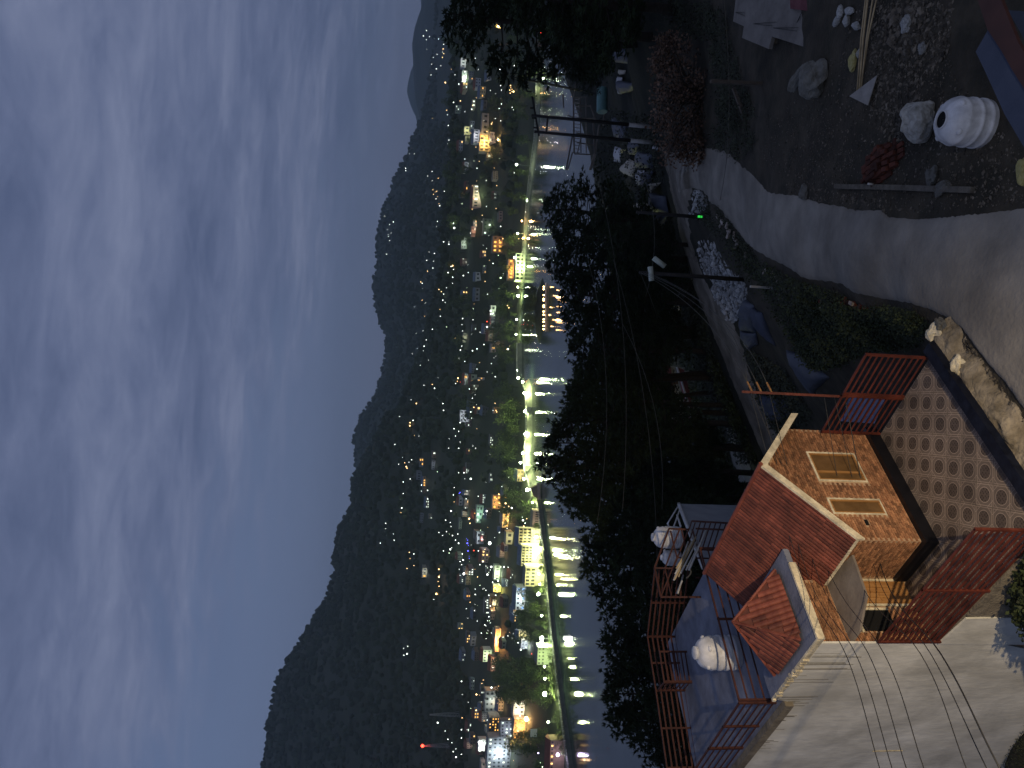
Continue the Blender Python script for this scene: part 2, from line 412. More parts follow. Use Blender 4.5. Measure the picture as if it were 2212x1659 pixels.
def anyhit(px, py):
    r = ray(px, py).normalized(); best = None
    for B_ in (BV, BVB, BVC):
        h = B_.ray_cast(CAM, r, 9000)
        if h[0] is not None and (best is None or h[3] < best[1]): best = (h[0], h[3])
    return best[0] if best else None

# ---------------------------------------------------------------- air
hz = bpy.data.materials.new('evening_haze'); hz.use_nodes = True; t = hz.node_tree; t.nodes.clear()
o_ = t.nodes.new('ShaderNodeOutputMaterial'); pv = t.nodes.new('ShaderNodeVolumePrincipled'); t.links.new(pv.outputs[0], o_.inputs['Volume'])
pv.inputs['Color'].default_value = (.72,.90,1.0,1); pv.inputs['Density'].default_value = 9.5e-5; pv.inputs['Anisotropy'].default_value = 0.2
HAZE = True
if HAZE:
    b = MB(); b.box((0, 4300, 300), (7000,0,0), (0,4700,0), (0,0,340)); hb = b.build('haze', hz, loc=(0,0,0)); hb['kind'] = 'stuff'
# ---------------------------------------------------------------- materials of the near things
M_mortar = mat('mortar', (0.38,0.25,0.15), .9, var=.15, scale=8, bump=.3)
M_brick = mat('brick_face', (0.215,0.090,0.040), .8, scale=14, bump=.5, bscale=60, col2=(0.36,0.182,0.088), rnd=.45, patch=(1.1,.32))
M_bricks = mat('brick_face_many', (0.215,0.090,0.040), .8, scale=14, bump=.5, bscale=60, col2=(0.36,0.182,0.088), rnd=-.45, patch=(1.1,.32))
M_roof = mat('roof_tile_red', (0.105,0.026,0.016), .6, scale=5, bump=.3, bscale=40, col2=(0.170,0.050,0.030), rnd=.38, patch=(1.3,.38))
M_roofb = mat('roof_underlay', (0.10,0.035,0.025), .9)
M_cream = mat('cream_plaster', (0.60,0.53,0.37), .85, var=.16, scale=6, bump=.4, bscale=25, patch=(3,.35))
M_white = mat('white_wall', (0.50,0.485,0.42), .9, scale=.9, bump=.25, bscale=7, col2=(0.72,0.71,0.64), streak=(1,1,.45), detail=10, patch=(.55,.28))
M_stain = mat('wall_stain', (0.16,0.15,0.13), .95, var=.3, scale=9, streak=(1,1,.15))
M_slab = mat('painted_slab', (0.120,0.130,0.165), .75, scale=2.2, bump=.25, bscale=16, col2=(0.185,0.20,0.25), detail=9, patch=(.7,.3))
M_navy = mat('navy_granite', (0.003,0.004,0.009), .5, var=.5, scale=6, bump=.1, spec=.12, col2=(0.009,0.012,0.024))
M_blk = mat('black_skirting', (0.004,0.004,0.006), .4, var=.3, scale=5, spec=.4)
M_red = mat('red_oxide_paint', (0.070,0.015,0.009), .55, scale=3, bump=.2, bscale=30, col2=(0.125,0.028,0.016), spec=.35, patch=(2.5,.4))
M_red2 = mat('old_red_paint', (0.040,0.013,0.009), .65, scale=3, bump=.2, bscale=30, col2=(0.075,0.024,0.015), spec=.3)
M_wood = mat('varnished_wood', (0.22,0.10,0.03), .5, scale=2, bump=.15, col2=(0.40,0.21,0.07), streak=(9,9,1))
M_ply = mat('door_board', (0.36,0.19,0.07), .5, scale=1.6, col2=(0.24,0.11,0.035), streak=(7,7,.8))
M_glass = mat('window_glass', (0.10,0.055,0.020), .25, scale=3, col2=(0.16,0.09,0.035), spec=.5)
M_conc = mat('grey_concrete', (0.20,0.19,0.175), .9, scale=2.2, bump=.5, bscale=20, col2=(0.30,0.285,0.26))
M_tank = mat('tank_plastic', (0.60,0.60,0.60), .45, var=.08, scale=4, bump=.2, bscale=9, spec=.4, patch=(2.2,.28))
M_dark = mat('dark_metal', (0.012,0.012,0.012), .6, var=.3)
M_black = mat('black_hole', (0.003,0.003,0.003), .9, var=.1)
M_soilwall = mat('dirty_plaster', (0.22,0.19,0.14), .95, scale=3, bump=.7, bscale=18, col2=(0.10,0.085,0.065))

def tile_mat():
    m = bpy.data.materials.new('printed_floor_tile'); m.use_nodes = True; t = m.node_tree; b = t.nodes['Principled BSDF']; L = t.links.new
    b.inputs['Roughness'].default_value = .55
    co = t.nodes.new('ShaderNodeTexCoord').outputs['Object']
    sp = t.nodes.new('ShaderNodeSeparateXYZ'); L(co, sp.inputs[0])
    def m_(op, a, b_=None):
        n = t.nodes.new('ShaderNodeMath'); n.operation = op
        for i, v in enumerate((a, b_)):
            if v is None: continue
            if isinstance(v, (int, float)): n.inputs[i].default_value = v
            else: L(v, n.inputs[i])
        return n.outputs[0]
    x, y = sp.outputs[0], sp.outputs[1]
    r = m_('SQRT', m_('ADD', m_('MULTIPLY', x, x), m_('MULTIPLY', y, y)))
    ax, ay = m_('ABSOLUTE', x), m_('ABSOLUTE', y)
    disc = m_('LESS_THAN', r, .142); ring = m_('MULTIPLY', m_('GREATER_THAN', r, .142), m_('LESS_THAN', r, .156))
    # woven medallion inside the disc
    s1 = m_('SINE', m_('MULTIPLY', x, 74.0)); s2 = m_('SINE', m_('MULTIPLY', y, 74.0))
    weave = m_('GREATER_THAN', m_('MULTIPLY', s1, s2), .06)
    cross = m_('LESS_THAN', m_('MINIMUM', ax, ay), .011)
    ring2 = m_('LESS_THAN', m_('ABSOLUTE', m_('SUBTRACT', r, .095)), .008)
    light = m_('MULTIPLY', m_('MAXIMUM', m_('MAXIMUM', cross, ring2), m_('SUBTRACT', 1.0, weave)), .55)
    darkness = m_('MULTIPLY', disc, m_('SUBTRACT', 1.0, light))
    # light lattice joining the medallions: short bars between neighbours and a lozenge in each corner
    dd1 = m_('ABSOLUTE', m_('SUBTRACT', m_('ADD', ax, ay), .315))
    dmd = m_('LESS_THAN', dd1, .008)
    pinch = m_('MULTIPLY', m_('GREATER_THAN', r, .156), m_('MAXIMUM', dmd, m_('LESS_THAN', m_('ABSOLUTE', m_('SUBTRACT', m_('MAXIMUM', ax, ay), .205)), .006)))
    lines = m_('MAXIMUM', ring, pinch)
    nz = t.nodes.new('ShaderNodeTexNoise'); nz.inputs['Scale'].default_value = 1.6; nz.inputs['Detail'].default_value = 9; nz.inputs['Roughness'].default_value = .7
    g = t.nodes.new('ShaderNodeNewGeometry'); L(g.outputs['Position'], nz.inputs['Vector'])
    def mix(f, a, b_):
        n = t.nodes.new('ShaderNodeMix'); n.data_type = 'RGBA'
        if isinstance(f, (int, float)): n.inputs['Factor'].default_value = f
        else: L(f, n.inputs['Factor'])
        for s_, v in (('A', a), ('B', b_)):
            if isinstance(v, tuple): n.inputs[s_].default_value = (*v, 1)
            else: L(v, n.inputs[s_])
        return n.outputs['Result']
    c = mix(nz.outputs['Fac'], (.110,.084,.066), (.175,.138,.108))
    c = mix(m_('MULTIPLY', lines, .95), c, (.33,.26,.20))
    c = mix(m_('MULTIPLY', darkness, .85), c, (.014,.008,.006))
    oi = t.nodes.new('ShaderNodeObjectInfo').outputs['Random']; hv = t.nodes.new('ShaderNodeHueSaturation'); mm = t.nodes.new('ShaderNodeMapRange')
    L(m_('ADD', m_('MULTIPLY', oi, .5), m_('MULTIPLY', nz.outputs['Fac'], .9)), mm.inputs[0]); mm.inputs[1].default_value = .3; mm.inputs[2].default_value = 1.1; mm.inputs[3].default_value = .62; mm.inputs[4].default_value = 1.2
    L(c, hv.inputs['Color']); L(mm.outputs[0], hv.inputs['Value']); c = hv.outputs[0]
    L(c, b.inputs['Base Color']); return m
M_tile = tile_mat()

# ---------------------------------------------------------------- brick room with its roofs
house = thing('brick_house', W(1.2, 3.6, 99.5), 'brick faced roof room with red tiled gable roof and cream edges beside the patterned terrace', 'house')
def obj(name, b, m, parent=house, smooth=False, kind=None, label=None):
    o = b.build(name, m, parent, smooth)
    if kind: o['kind'] = kind
    if label: o['label'] = label
    return o
def wbox(b, u0, u1, v0, v1, z0, z1):
    b.hexa([W(u0,v0,z0), W(u1,v0,z0), W(u1,v1,z0), W(u0,v1,z0), W(u0,v0,z1), W(u1,v0,z1), W(u1,v1,z1), W(u0,v1,z1)]); return b
RU, RZ = 0.92, 103.93
def zroof(u): return RZ-(u-RU)*.785 if u > RU else RZ-(RU-u)*.80
FV = 2.16
# masonry body (one solid per wall), clad with brick slips
b = MB()
prof = [(-.52, 97.0), (2.65, 97.0), (2.65, zroof(2.65)-.10), (RU, RZ-.13), (-.52, zroof(-.52)-.10)]
b.prism([W(u, FV, z) for u, z in prof], VV*3.75)
obj('wall', b, M_mortar)
b = MB(); wbox(b, 2.655, 4.20, 3.65, 5.9, 97.0, 103.07); obj('wall', b, M_mortar)
b = MB()
wbox(b, -.56, 2.66, FV-.13, FV-.004, ZT+.002, ZT+.29); wbox(b, 2.662, 2.76, FV-.13, 3.50, ZT+.002, ZT+.29)
obj('skirting', b, M_blk)
BL, BH = .135, .058
slots = []
def clad(orig, dvec, nvec, s1, z0, inside):
    rows = int((104-z0)/BH)
    for r in range(rows):
        z = z0 + (r+.5)*BH; off = (r % 2)*.5*BL
        n = int(s1/BL)+2
        for i in range(-1, n):
            s = (i+.5)*BL+off
            if s < BL*.35 or s > s1-BL*.35: continue
            if not inside(s, z): continue
            slots.append((orig + dvec*s, z, dvec, nvec))
WINS = [(.25, 1.035, 101.34, 102.46), (1.595, 1.955, 101.28, 102.46)]
def in_front(s, z):
    u = -.52+s
    if z > zroof(u)-.14: return False
    for a, b_, c, d in WINS:
        if a-.09 < u < b_+.08 and c-.05 < z < d+.065: return False
    if 2.11 < u < 2.27 and 101.77 < z < 101.86: return False
    return True
clad(W(-.52, FV, 0), UU, -VV, 3.17, ZT+.30, in_front)
clad(W(2.65, FV, 0), VV, UU, 1.38, ZT+.30, lambda s, z: z < zroof(2.65)-.1)
clad(W(2.66, 3.65, 0), UU, -VV, 1.55, ZT+.02, lambda s, z: z < 103.05 and (z > 102.32 or s > 1.24 or (s > .66 and z < 101.15)) and not (z < 102.3 and s < .68))
bm_ = MB().box((0,0,0), (BL*.46,0,0), (0,.007,0), (0,0,BH*.42)).mesh('brick', M_brick)
def dkey(s): return depth(s[0]+Vector((0,0,s[1])))
slots.sort(key=dkey)
for s in slots[:300]:
    p = s[0]+ZZ*s[1]+s[3]*(.007+RN.random()*.004)
    inst('brick', bm_, house, p, (RN.uniform(-.02,.02), RN.uniform(-.02,.02), math.atan2(s[2].y, s[2].x)))
b = MB()
for s in slots[300:]:
    p = s[0]+ZZ*s[1]+s[3]*(.007+RN.random()*.004)
    b.box(p, s[2]*BL*.46, s[3]*.007, ZZ*BH*.42)
obj('brickwork', b, M_bricks, kind='stuff')
# windows
for a, b_, c, d in WINS:
    w = MB()
    for (x0, x1, z0, z1) in [(a-.04, b_+.04, d, d+.045), (a-.04, b_+.04, c-.03, c), (a-.04, a, c, d), (b_, b_+.03, c, d)]:
        wbox(w, x0, x1, FV-.035, FV+.02, z0, z1)
    wo = obj('window', w, M_cream)
    g = MB(); wbox(g, a, b_, FV-.008, FV-.003, c, d); obj('pane', g, M_glass, wo)
    g = MB(); wbox(g, a, a+.035, FV-.03, FV-.008, c, d); wbox(g, b_-.035, b_, FV-.03, FV-.008, c, d)
    wbox(g, a+.035, b_-.035, FV-.03, FV-.008, d-.035, d); wbox(g, a+.035, b_-.035, FV-.03, FV-.008, c, c+.035)
    if b_-a > .6: wbox(g, .77, .82, FV-.035, FV-.008, c+.035, d-.035)
    obj('frame', g, M_wood, wo)
b = MB(); wbox(b, 2.12, 2.26, FV-.02, FV-.002, 101.775, 101.85); obj('air_vent', b, M_black)
# door recess: double board door, small dark window, thin concrete canopy
b = MB(); wbox(b, 2.67, 3.30, 3.60, 3.645, ZT+.01, 102.26); dr = obj('door', b, M_ply)
b = MB()
for k_ in range(3): wbox(b, 2.72, 3.25, 3.585, 3.60, ZT+.10+k_*.62, ZT+.13+k_*.62)
for k_ in range(5): wbox(b, 2.72+k_*.125, 2.745+k_*.125, 3.583, 3.60, ZT+.13, ZT+1.34)
obj('door_panel', b, M_wood, dr)
b = MB(); wbox(b, 2.658, 2.70, 3.57, 3.60, ZT, 102.27); wbox(b, 3.28, 3.33, 3.57, 3.60, ZT, 102.27); obj('door_frame', b, M_cream, dr)
b = MB(); wbox(b, 3.42, 3.90, 3.61, 3.645, 101.15, 101.92); wo = obj('window', b, M_black, label='small dark window beside the door')
b = MB(); wbox(b, 3.37, 3.95, 3.585, 3.61, 101.92, 101.97); wbox(b, 3.37, 3.42, 3.585, 3.61, 101.15, 101.92); obj('frame', b, M_cream, wo)
b = MB(); b.prism([W(2.66,3.642,102.27), W(4.19,3.642,102.27), W(4.10,3.30,102.2), W(3.62,2.75,102.1), W(2.70,2.62,102.1)], ZZ*.05); obj('canopy_slab', b, mat('canopy_grey', (.12,.10,.085), .7, scale=2, col2=(.19,.165,.14), bump=.2))
# gable roof
roof = obj('roof', MB().prism([W(RU, 1.93, RZ-.06), W(2.80, 1.93, zroof(2.80)-.08), W(2.80, 1.93, zroof(2.80)-.04), W(RU, 1.93, RZ-.015), W(-.68, 1.93, zroof(-.68)-.04), W(-.68, 1.93, zroof(-.68)-.08)], VV*4.1), M_roofb)
sl_ = Vector((0,0,0)); dS = (W(1,0,0)-W(0,0,0)) + ZZ*(-.785); LS = dS.length; dS = dS/LS; nS = dS.cross(VV).normalized()
if nS.z < 0: nS = -nS
rowsn, colsn = 7, 42; Ltot = 1.90*LS; TLn = Ltot/rowsn; TWd = 4.14/colsn
def tile_mesh(name, w, l, m, h=.032):
    b = MB(); n = 5
    for k_ in range(n+1):
        a = math.pi*k_/n
        x = -w*.5*math.cos(a)*.98; z = h*math.sin(a)
        b.v += [(x, -l/2, z+.004), (x, l/2*1.06, z-.002+.012)]
    b.f = [(2*k_, 2*k_+2, 2*k_+3, 2*k_+1) for k_ in range(n)]
    b.f.append(tuple(range(1, 2*n+2, 2)))
    return b.mesh(name, m, smooth=False)
tm = tile_mesh('roof_tile', TWd, TLn, M_roof)
# local x = along VV, local y = down slope, z = normal
rotm = Matrix((VV if True else VV, dS, nS)).transposed()
if rotm.determinant() < 0: rotm = Matrix((-VV, dS, nS)).transposed()
eul = rotm.to_euler()
for r in range(rowsn):
    for c in range(colsn):
        p = W(RU, 1.87+(c+.5)*TWd, RZ-.01) + dS*((r+.5)*TLn) + nS*(-.004+RN.random()*.008)
        o = inst('roof_tile', tm, roof, p, (eul.x+RN.uniform(-.012,.012), eul.y+RN.uniform(-.015,.015), eul.z))
b = MB()
dR = (W(-1,0,0)-W(0,0,0)) + ZZ*(-.80); dR.normalize(); nR = dR.cross(VV).normalized(); nR = nR if nR.z > 0 else -nR
for c in range(42):
    b.tube([W(RU, 1.87+(c+.5)*TWd, RZ-.01), W(RU, 1.87+(c+.5)*TWd, RZ-.01)+dR*2.05], .04, 5, False)
obj('roof_tile_rows', b, M_roof, roof, kind='stuff')
b = MB(); b.tube([W(RU, 1.80, RZ+.01), W(RU, 6.03, RZ+.01)], .05, 8); obj('ridge_cap', b, M_roof, roof)
b = MB()
for (ua, ub) in ((RU, 2.86), (RU, -.72)):
    za, zb = zroof(ua)+.02, zroof(ub)+.02
    b.prism([W(ua,1.82,za+.02), W(ub,1.82,zb+.02), W(ub,1.82,zb-.15), W(ua,1.82,za-.17)], VV*.06)
obj('bargeboard', b, M_cream, roof)
b = MB(); b.bar(W(2.83,1.86,zroof(2.83)-.02), W(2.83,3.55,zroof(2.83)-.02), .04, .075); obj('eave_board', b, M_cream, roof)
# flat slab with hipped cap
b = MB(); wbox(b, 2.03, 4.22, 3.38, 6.04, 103.07, 103.20); sb = obj('roof_slab', b, M_slab)
b = MB(); wbox(b, 2.42, 4.26, 3.32, 3.378, 103.05, 103.215); wbox(b, 4.222, 4.262, 3.38, 4.6, 103.06, 103.212); obj('slab_edge', b, M_cream, sb)
b = MB()
for k_ in range(26):
    v = 4.2+k_*.072; h_ = RN.uniform(.05,.14); b.box(W(4.25+RN.uniform(-.02,.02), v, 103.14-h_/2+.05), UU*RN.uniform(.02,.045), VV*.035, ZZ*h_*.6)
obj('broken_plaster', b, M_cream, sb, kind='stuff')
AP = W(3.12, 4.62, 104.25); HC = [W(2.25,3.86,103.26), W(3.98,3.86,103.26), W(3.98,5.42,103.26), W(2.25,5.42,103.26)]
b = MB(); b.add(HC+[AP], [(0,1,4),(1,2,4),(2,3,4),(3,0,4),(3,2,1,0)]); hip = obj('hip_roof', b, M_roofb)
for q in range(4):
    A_, B_ = HC[q], HC[(q+1)%4]; e_ = (B_-A_); Le = e_.length; e_ /= Le
    mid = (A_+B_)/2; up = (AP-mid); up -= e_*up.dot(e_); Lu = up.length; up /= Lu; n_ = e_.cross(up).normalized(); n_ = n_ if n_.z > 0 else -n_
    foot = (AP-A_).dot(e_)
    cols_ = int(Le/.125); w_ = Le/cols_; l_ = .30
    hm = tile_mesh('hip_tile', w_, l_, M_roof, .034)
    rm = Matrix((e_, -up, n_)).transposed()
    if rm.determinant() < 0: rm = Matrix((-e_, -up, n_)).transposed()
    eu = rm.to_euler()
    for c in range(cols_):
        s = (c+.5)*w_; hmax = Lu*(s/foot if s < foot else (Le-s)/(Le-foot))
        y_ = l_/2-.03
        while y_+l_*.3 < hmax:
            inst('hip_tile', hm, hip, A_+e_*s+up*y_+n_*(.004+RN.random()*.006), (eu.x, eu.y+RN.uniform(-.02,.02), eu.z)); y_ += l_*.95
b = MB()
for h_ in HC: b.tube([h_+ZZ*.01, AP+ZZ*.02], .038, 6)
obj('hip_cap', b, M_roof, hip)
# terrace slab, side wall of the storey below
b = MB(); wbox(b, -.62, 4.19, 6.06, 12.4, 102.72, 102.85); obj('roof_terrace', b, M_slab)
b = MB(); wbox(b, -.60, 4.20, 5.92, 12.3, 92.0, 102.715); obj('wall', b, M_mortar)
b = MB(); b.prism([W(4.25,3.52,99.0), W(4.25,3.52,103.055), W(4.25,6.04,103.055), W(4.25,6.10,102.80), W(4.25,14.5,102.80), W(4.25,14.5,91.0), W(4.25,6.0,91.0)], UU*-.045)
wp = obj('white_side_wall', b, M_white)
b = MB(); b.prism([W(4.285,2.42,99.0), W(4.285,2.5,100.36), W(4.285,3.515,100.44), W(4.285,3.515,91.0), W(4.285,2.42,91.0)], UU*-.045); obj('lower_white_wall', b, M_white)
b = MB(); b.prism([W(4.28,-.5,98.9), W(4.28,-.5,100.40), W(4.28,2.41,100.40), W(4.28,2.41,98.9)], UU*-.045); obj('plastered_edge', b, M_soilwall)
bb = MB()
for k_ in range(46):
    v = 3.7+RN.random()*5.2; L_ = RN.uniform(.15,1.0)*(1.2 if v < 6.2 else .6); z_ = 103.03 if v < 6.05 else 102.78
    bb.box(W(4.2545, v, z_-L_/2), VV*RN.uniform(.004,.013), ZZ*L_/2, UU*.001)
obj('rain_streak', bb, M_stain, wp, kind='stuff')
bb = MB(); bb.box(W(4.262, 8.95, 98.95), VV*.02, UU*.008, ZZ*.42); obj('pale_strip', bb, M_cream, wp)
b = MB(); wbox(b, 4.20, 4.36, 6.12, 14, 102.66, 102.86); b2 = obj('drip_edge', b, M_soilwall)

# patterned terrace: each tile its own piece, cut where the terrace ends
ter = thing('terrace', W(1.5, .9, 99.0), 'small terrace paved with round patterned tiles in front of the brick room', 'terrace')
b = MB(); wbox(b, -.34, 4.23, -.50, FV-.14, 98.0, ZT-.006); wbox(b, 2.78, 4.23, FV-.14, 3.64, 98.6, ZT-.006); obj('slab', b, M_soilwall, ter)
ta = Vector((-0.99944, -0.03337, 0)); tb = Vector((0.03337, -0.99944, 0)); TS = .45
def clip(poly, f):
    out = []
    for i in range(len(poly)):
        a, c = poly[i], poly[(i+1) % len(poly)]; fa, fc = f(a), f(c)
        if fa >= 0: out.append(a)
        if (fa >= 0) != (fc >= 0): out.append(a+(c-a)*(fa/(fa-fc)))
    return out
def uvp(p): q = p-HO; return q.dot(UU), q.dot(VV)
rotz = math.atan2(ta.y, ta.x); full = None
def area(p): return abs(sum(p[i].x*p[(i+1)%len(p)].y-p[(i+1)%len(p)].x*p[i].y for i in range(len(p))))/2
for zone in (0, 1):
    for i in range(-14, 15):
        for j in range(-14, 15):
            c = HO + ta*TS*i + tb*TS*j
            h = TS*.494
            poly = [c-ta*h-tb*h, c+ta*h-tb*h, c+ta*h+tb*h, c-ta*h+tb*h]; full_a = area(poly)
            if zone == 0: cl = [lambda p: uvp(p)[0]+.33, lambda p: 4.22-uvp(p)[0], lambda p: uvp(p)[1]+.49, lambda p: FV-.135-uvp(p)[1]]
            else: cl = [lambda p: uvp(p)[0]-2.78, lambda p: 4.22-uvp(p)[0], lambda p: uvp(p)[1]-(FV-.135), lambda p: 3.62-uvp(p)[1]]
            for f_ in cl:
                if len(poly) >= 3: poly = clip(poly, f_)
            if len(poly) < 3 or area(poly) < .004: continue
            if area(poly) > full_a*.999:
                if full is None:
                    full = MB().prism([Vector((-h,-h,-.005)), Vector((h,-h,-.005)), Vector((h,h,-.005)), Vector((-h,h,-.005))], (0,0,.008)).mesh('floor_tile', M_tile)
                me = full
            else:
                lp = []
                for p in poly: q = p-c; lp.append(Vector((q.dot(ta), q.dot(tb), -.005)))
                me = MB().prism(lp, (0,0,.008)).mesh('floor_tile', M_tile)
            # mirror-safe: local frame is (ta, tb) which is right handed
            inst('floor_tile', me, ter, Vector((c.x, c.y, ZT+RN.random()*.002)), (0,0,rotz))
b = MB(); wbox(b, -.44, 4.5, -.74, -.50, 100.15, ZT+.15); obj('parapet', b, M_navy, ter, label='navy polished stone kerb along the terrace')
b = MB(); wbox(b, -.44, 4.6, -.752, -.742, 100.2, ZT+.15); obj('parapet_trim', b, M_navy, ter)

def rail_panel(name, A, B, z0, z1, n, label, m=M_red, posts=(0,1), bw=.038, fr=.05, braces=False, cat='railing', group=None, gap0=.08):
    A, B = Vector(A), Vector(B); A.z = B.z = 0
    t_ = thing(name, (A.x, A.y, z0), label, cat, group)
    d = (B-A); L_ = d.length; d /= L_
    for p in posts:
        b = MB(); P_ = A+d*L_*p; b.bar(P_+ZZ*(z0-.03), P_+ZZ*z1, fr, up=d); b.build('post', m, t_)
    for k_ in range(n):
        z = z1-.02-(z1-z0-gap0)*k_/(n-1) if n > 1 else z1-.02
        b = MB(); b.bar(A+ZZ*z, B+ZZ*z, .016 if k_ else .04, bw if k_ else .04); b.build('top_rail' if k_ == 0 else 'bar', m, t_)
    return t_
rail_panel('railing', W(-.35,-.40,0), W(-.35,.78,0), ZT+.03, 101.96, 11, 'bright red bar railing panel at the far corner next to the road', posts=(0,1))
rail_panel('railing', W(-.35,.81,0), W(-.35,2.02,0), ZT+.03, 101.96, 11, 'red bar railing panel running up against the brick wall', posts=(0.02,1))
rail_panel('railing', W(4.27,-.42,0), W(4.27,3.42,0), ZT+.0, 101.85, 12, 'long dark red railing of close bars above the white wall', posts=(0,.5,1), bw=.055)
b = MB(); b.add([W(-.40,.9,101.7), W(-.40,1.7,101.6), W(-.42,1.75,100.7), W(-.42,.95,100.8)], [(0,1,2,3)])
b.add([W(-.43,.9,101.7), W(-.43,1.7,101.6), W(-.45,1.75,100.7), W(-.45,.95,100.8)], [(3,2,1,0)])
M_tarpb = mat('blue_plastic', (0.03,0.05,0.16), .45, scale=2, bump=.6, bscale=6, col2=(0.05,0.08,0.24))
tag(b.build('plastic_sheet', M_tarpb), 'blue plastic sheet hanging behind the red railing near the thin pole', 'plastic sheet')
# service pole at the railing
pb = W(-.45, .96, 0)
t_ = thing('service_pole', (pb.x, pb.y, ZT-.5), 'thin orange red pole with three short arms carrying wires above the railing', 'pole')
b = MB(); b.bar(pb+ZZ*(ZT-.5), pb+ZZ*104.27, .055); b.build('pole', M_red, t_)
ARM = []
for k_, z in enumerate((104.02, 103.80, 103.55)):
    e_ = pb+ZZ*(z+.02)-UU*.34; ARM.append(e_.copy())
    b = MB(); b.bar(pb+ZZ*z, e_, .03); b.build('cross_arm', M_wood, t_)
# roof terrace railings
rail_panel('railing', W(.0,6.25,0), W(4.02,6.50,0), 102.85, 103.77, 5, 'dark red five bar railing between hipped roof and water tank', m=M_red2, posts=(0,.5,1))
for k_, (a_, b_, lb) in enumerate([((4.08,6.53),(4.12,8.9),'near end next to the white wall corner'), ((4.12,8.93),(4.16,11.4),'middle length with bamboo sticks tied on'), ((4.16,11.43),(4.2,14.2),'far end leaving the picture')]):
    rail_panel('railing', W(*a_,0), W(*b_,0), 102.85, 103.77, 6, 'roof edge railing above the white wall, '+lb, m=M_red2, posts=(0,.5,1), group='roof edge railings')
FR = [(-1.66,9.63),(-.42,11.53),(1.21,11.79),(3.29,12.22),(5.6,12.8)]
FL = ['right of the roof edge by the pipes','behind the loose cloth','behind the small gate frame','at the far left beyond the blue floor']
for k_ in range(4):
    rail_panel('railing', W(*FR[k_],0), W(*FR[k_+1],0), 102.62, 103.77, 8, 'far side roof railing, '+FL[k_], m=M_red2, posts=(0,.5,1), bw=.05, group='far roof railings')
rail_panel('gate', W(.42,10.92,0), W(1.27,11.10,0), 102.85, 103.72, 7, 'short dark red gate panel at the stair opening, facing the tank', m=M_red2, cat='gate')
rail_panel('gate', W(1.29,11.12,0), W(1.22,11.75,0), 102.85, 103.72, 7, 'short dark red side panel joining the stair gate to the far railing', m=M_red2, cat='gate')
def c5(x, y, d): return at((2550+x/3.6867)/1.82278, (2000+y/3.6867)/1.82278, d)
t_ = thing('stair_railing', c5(310,300,24.5), 'red steel stair railing with zigzag braces around the pipe heap', 'railing')
seg = [((310,300),(100,870),.05),((470,290),(255,870),.04),((600,300),(370,880),.04),((100,870),(190,1290),.05),((250,870),(345,1290),.03),
 ((310,300),(600,312),.05),((100,870),(365,876),.045),((190,1290),(985,1295),.05),((330,330),(425,720),.035),((460,310),(345,600),.03),((490,320),(585,700),.035),
 ((425,720),(1000,735),.04),((425,720),(190,1290),.035),((650,310),(760,700),.035),((760,700),(940,1290),.04),((700,1010),(980,1020),.035),((640,190),(600,320),.03)]
for k_, (a_, b_, w_) in enumerate(seg):
    da = 25.2-(a_[1]/1290)*1.6; db_ = 25.2-(b_[1]/1290)*1.6
    b = MB(); b.bar(c5(*a_,da), c5(*b_,db_), w_); b.build('bar', M_red2, t_)
t_ = thing('railing', c5(640,190,27), 'maroon slatted railing of the lower landing below the tiled roof edge', 'railing')
for (a_, b_) in [((640,190),(1195,222)),((760,600),(1040,620)),((700,300),(1180,320))]:
    b = MB(); b.bar(c5(*a_,27), c5(*b_,26.4), .06); b.build('post', M_red2, t_)
for k_ in range(7):
    b = MB(); b.bar(c5(690+75*k_,215,27), c5(560+75*k_,620,26.4), .035); b.build('bar', M_red2, t_)
t_ = None
M_pipe = mat('pale_pipe', (0.42,0.41,0.38), .5, var=.2); M_bam = mat('bamboo', (0.36,0.28,0.16), .6, var=.3)
PL = [((850,330),(600,900),.05,0),((700,420),(390,1040),.045,1),((670,460),(400,960),.04,0),((720,470),(480,950),.04,0),((640,490),(420,880),.045,1),((590,490),(380,1050),.04,0),((610,560),(450,1000),.035,1),((760,500),(560,900),.035,0),((520,980),(440,1240),.04,0),((420,1240),(500,1060),.035,0)]
WH = ['longest, reaching towards the lower landing','rough wooden, rightmost of the bundle','thin, lying second from the right','thin, in the middle of the bundle','wooden, sticking out at the back','leaning against the outer rail','short, lying on top','short, nearest the tiled roof','short, standing near the blue floor','broken off, lowest of all']
for k_, (a_, b_, w_, kd) in enumerate(PL):
    b = MB(); b.tube([c5(*a_,24.6), c5(*b_,23.6)], w_/2*1.3, 7)
    tag(b.build('pipe' if not kd else 'pole', M_bam if kd else M_pipe, smooth=True), ('pale plastic pipe in the stair side heap, ' if not kd else 'wooden pole in the pipe heap, ')+WH[k_], 'pipe' if not kd else 'pole', 'pipes and poles heaped by the stair railing')
b = MB(); pts = [c5(560+70*math.sin(a/8*3.1)+(60 if a>3 else 0)*0, 830+a*24, 23.9) for a in range(9)]; b.tube(pts, .02, 6); tag(b.build('hose', M_bam, smooth=True), 'curved pale hose looped over the pipe heap end', 'hose')

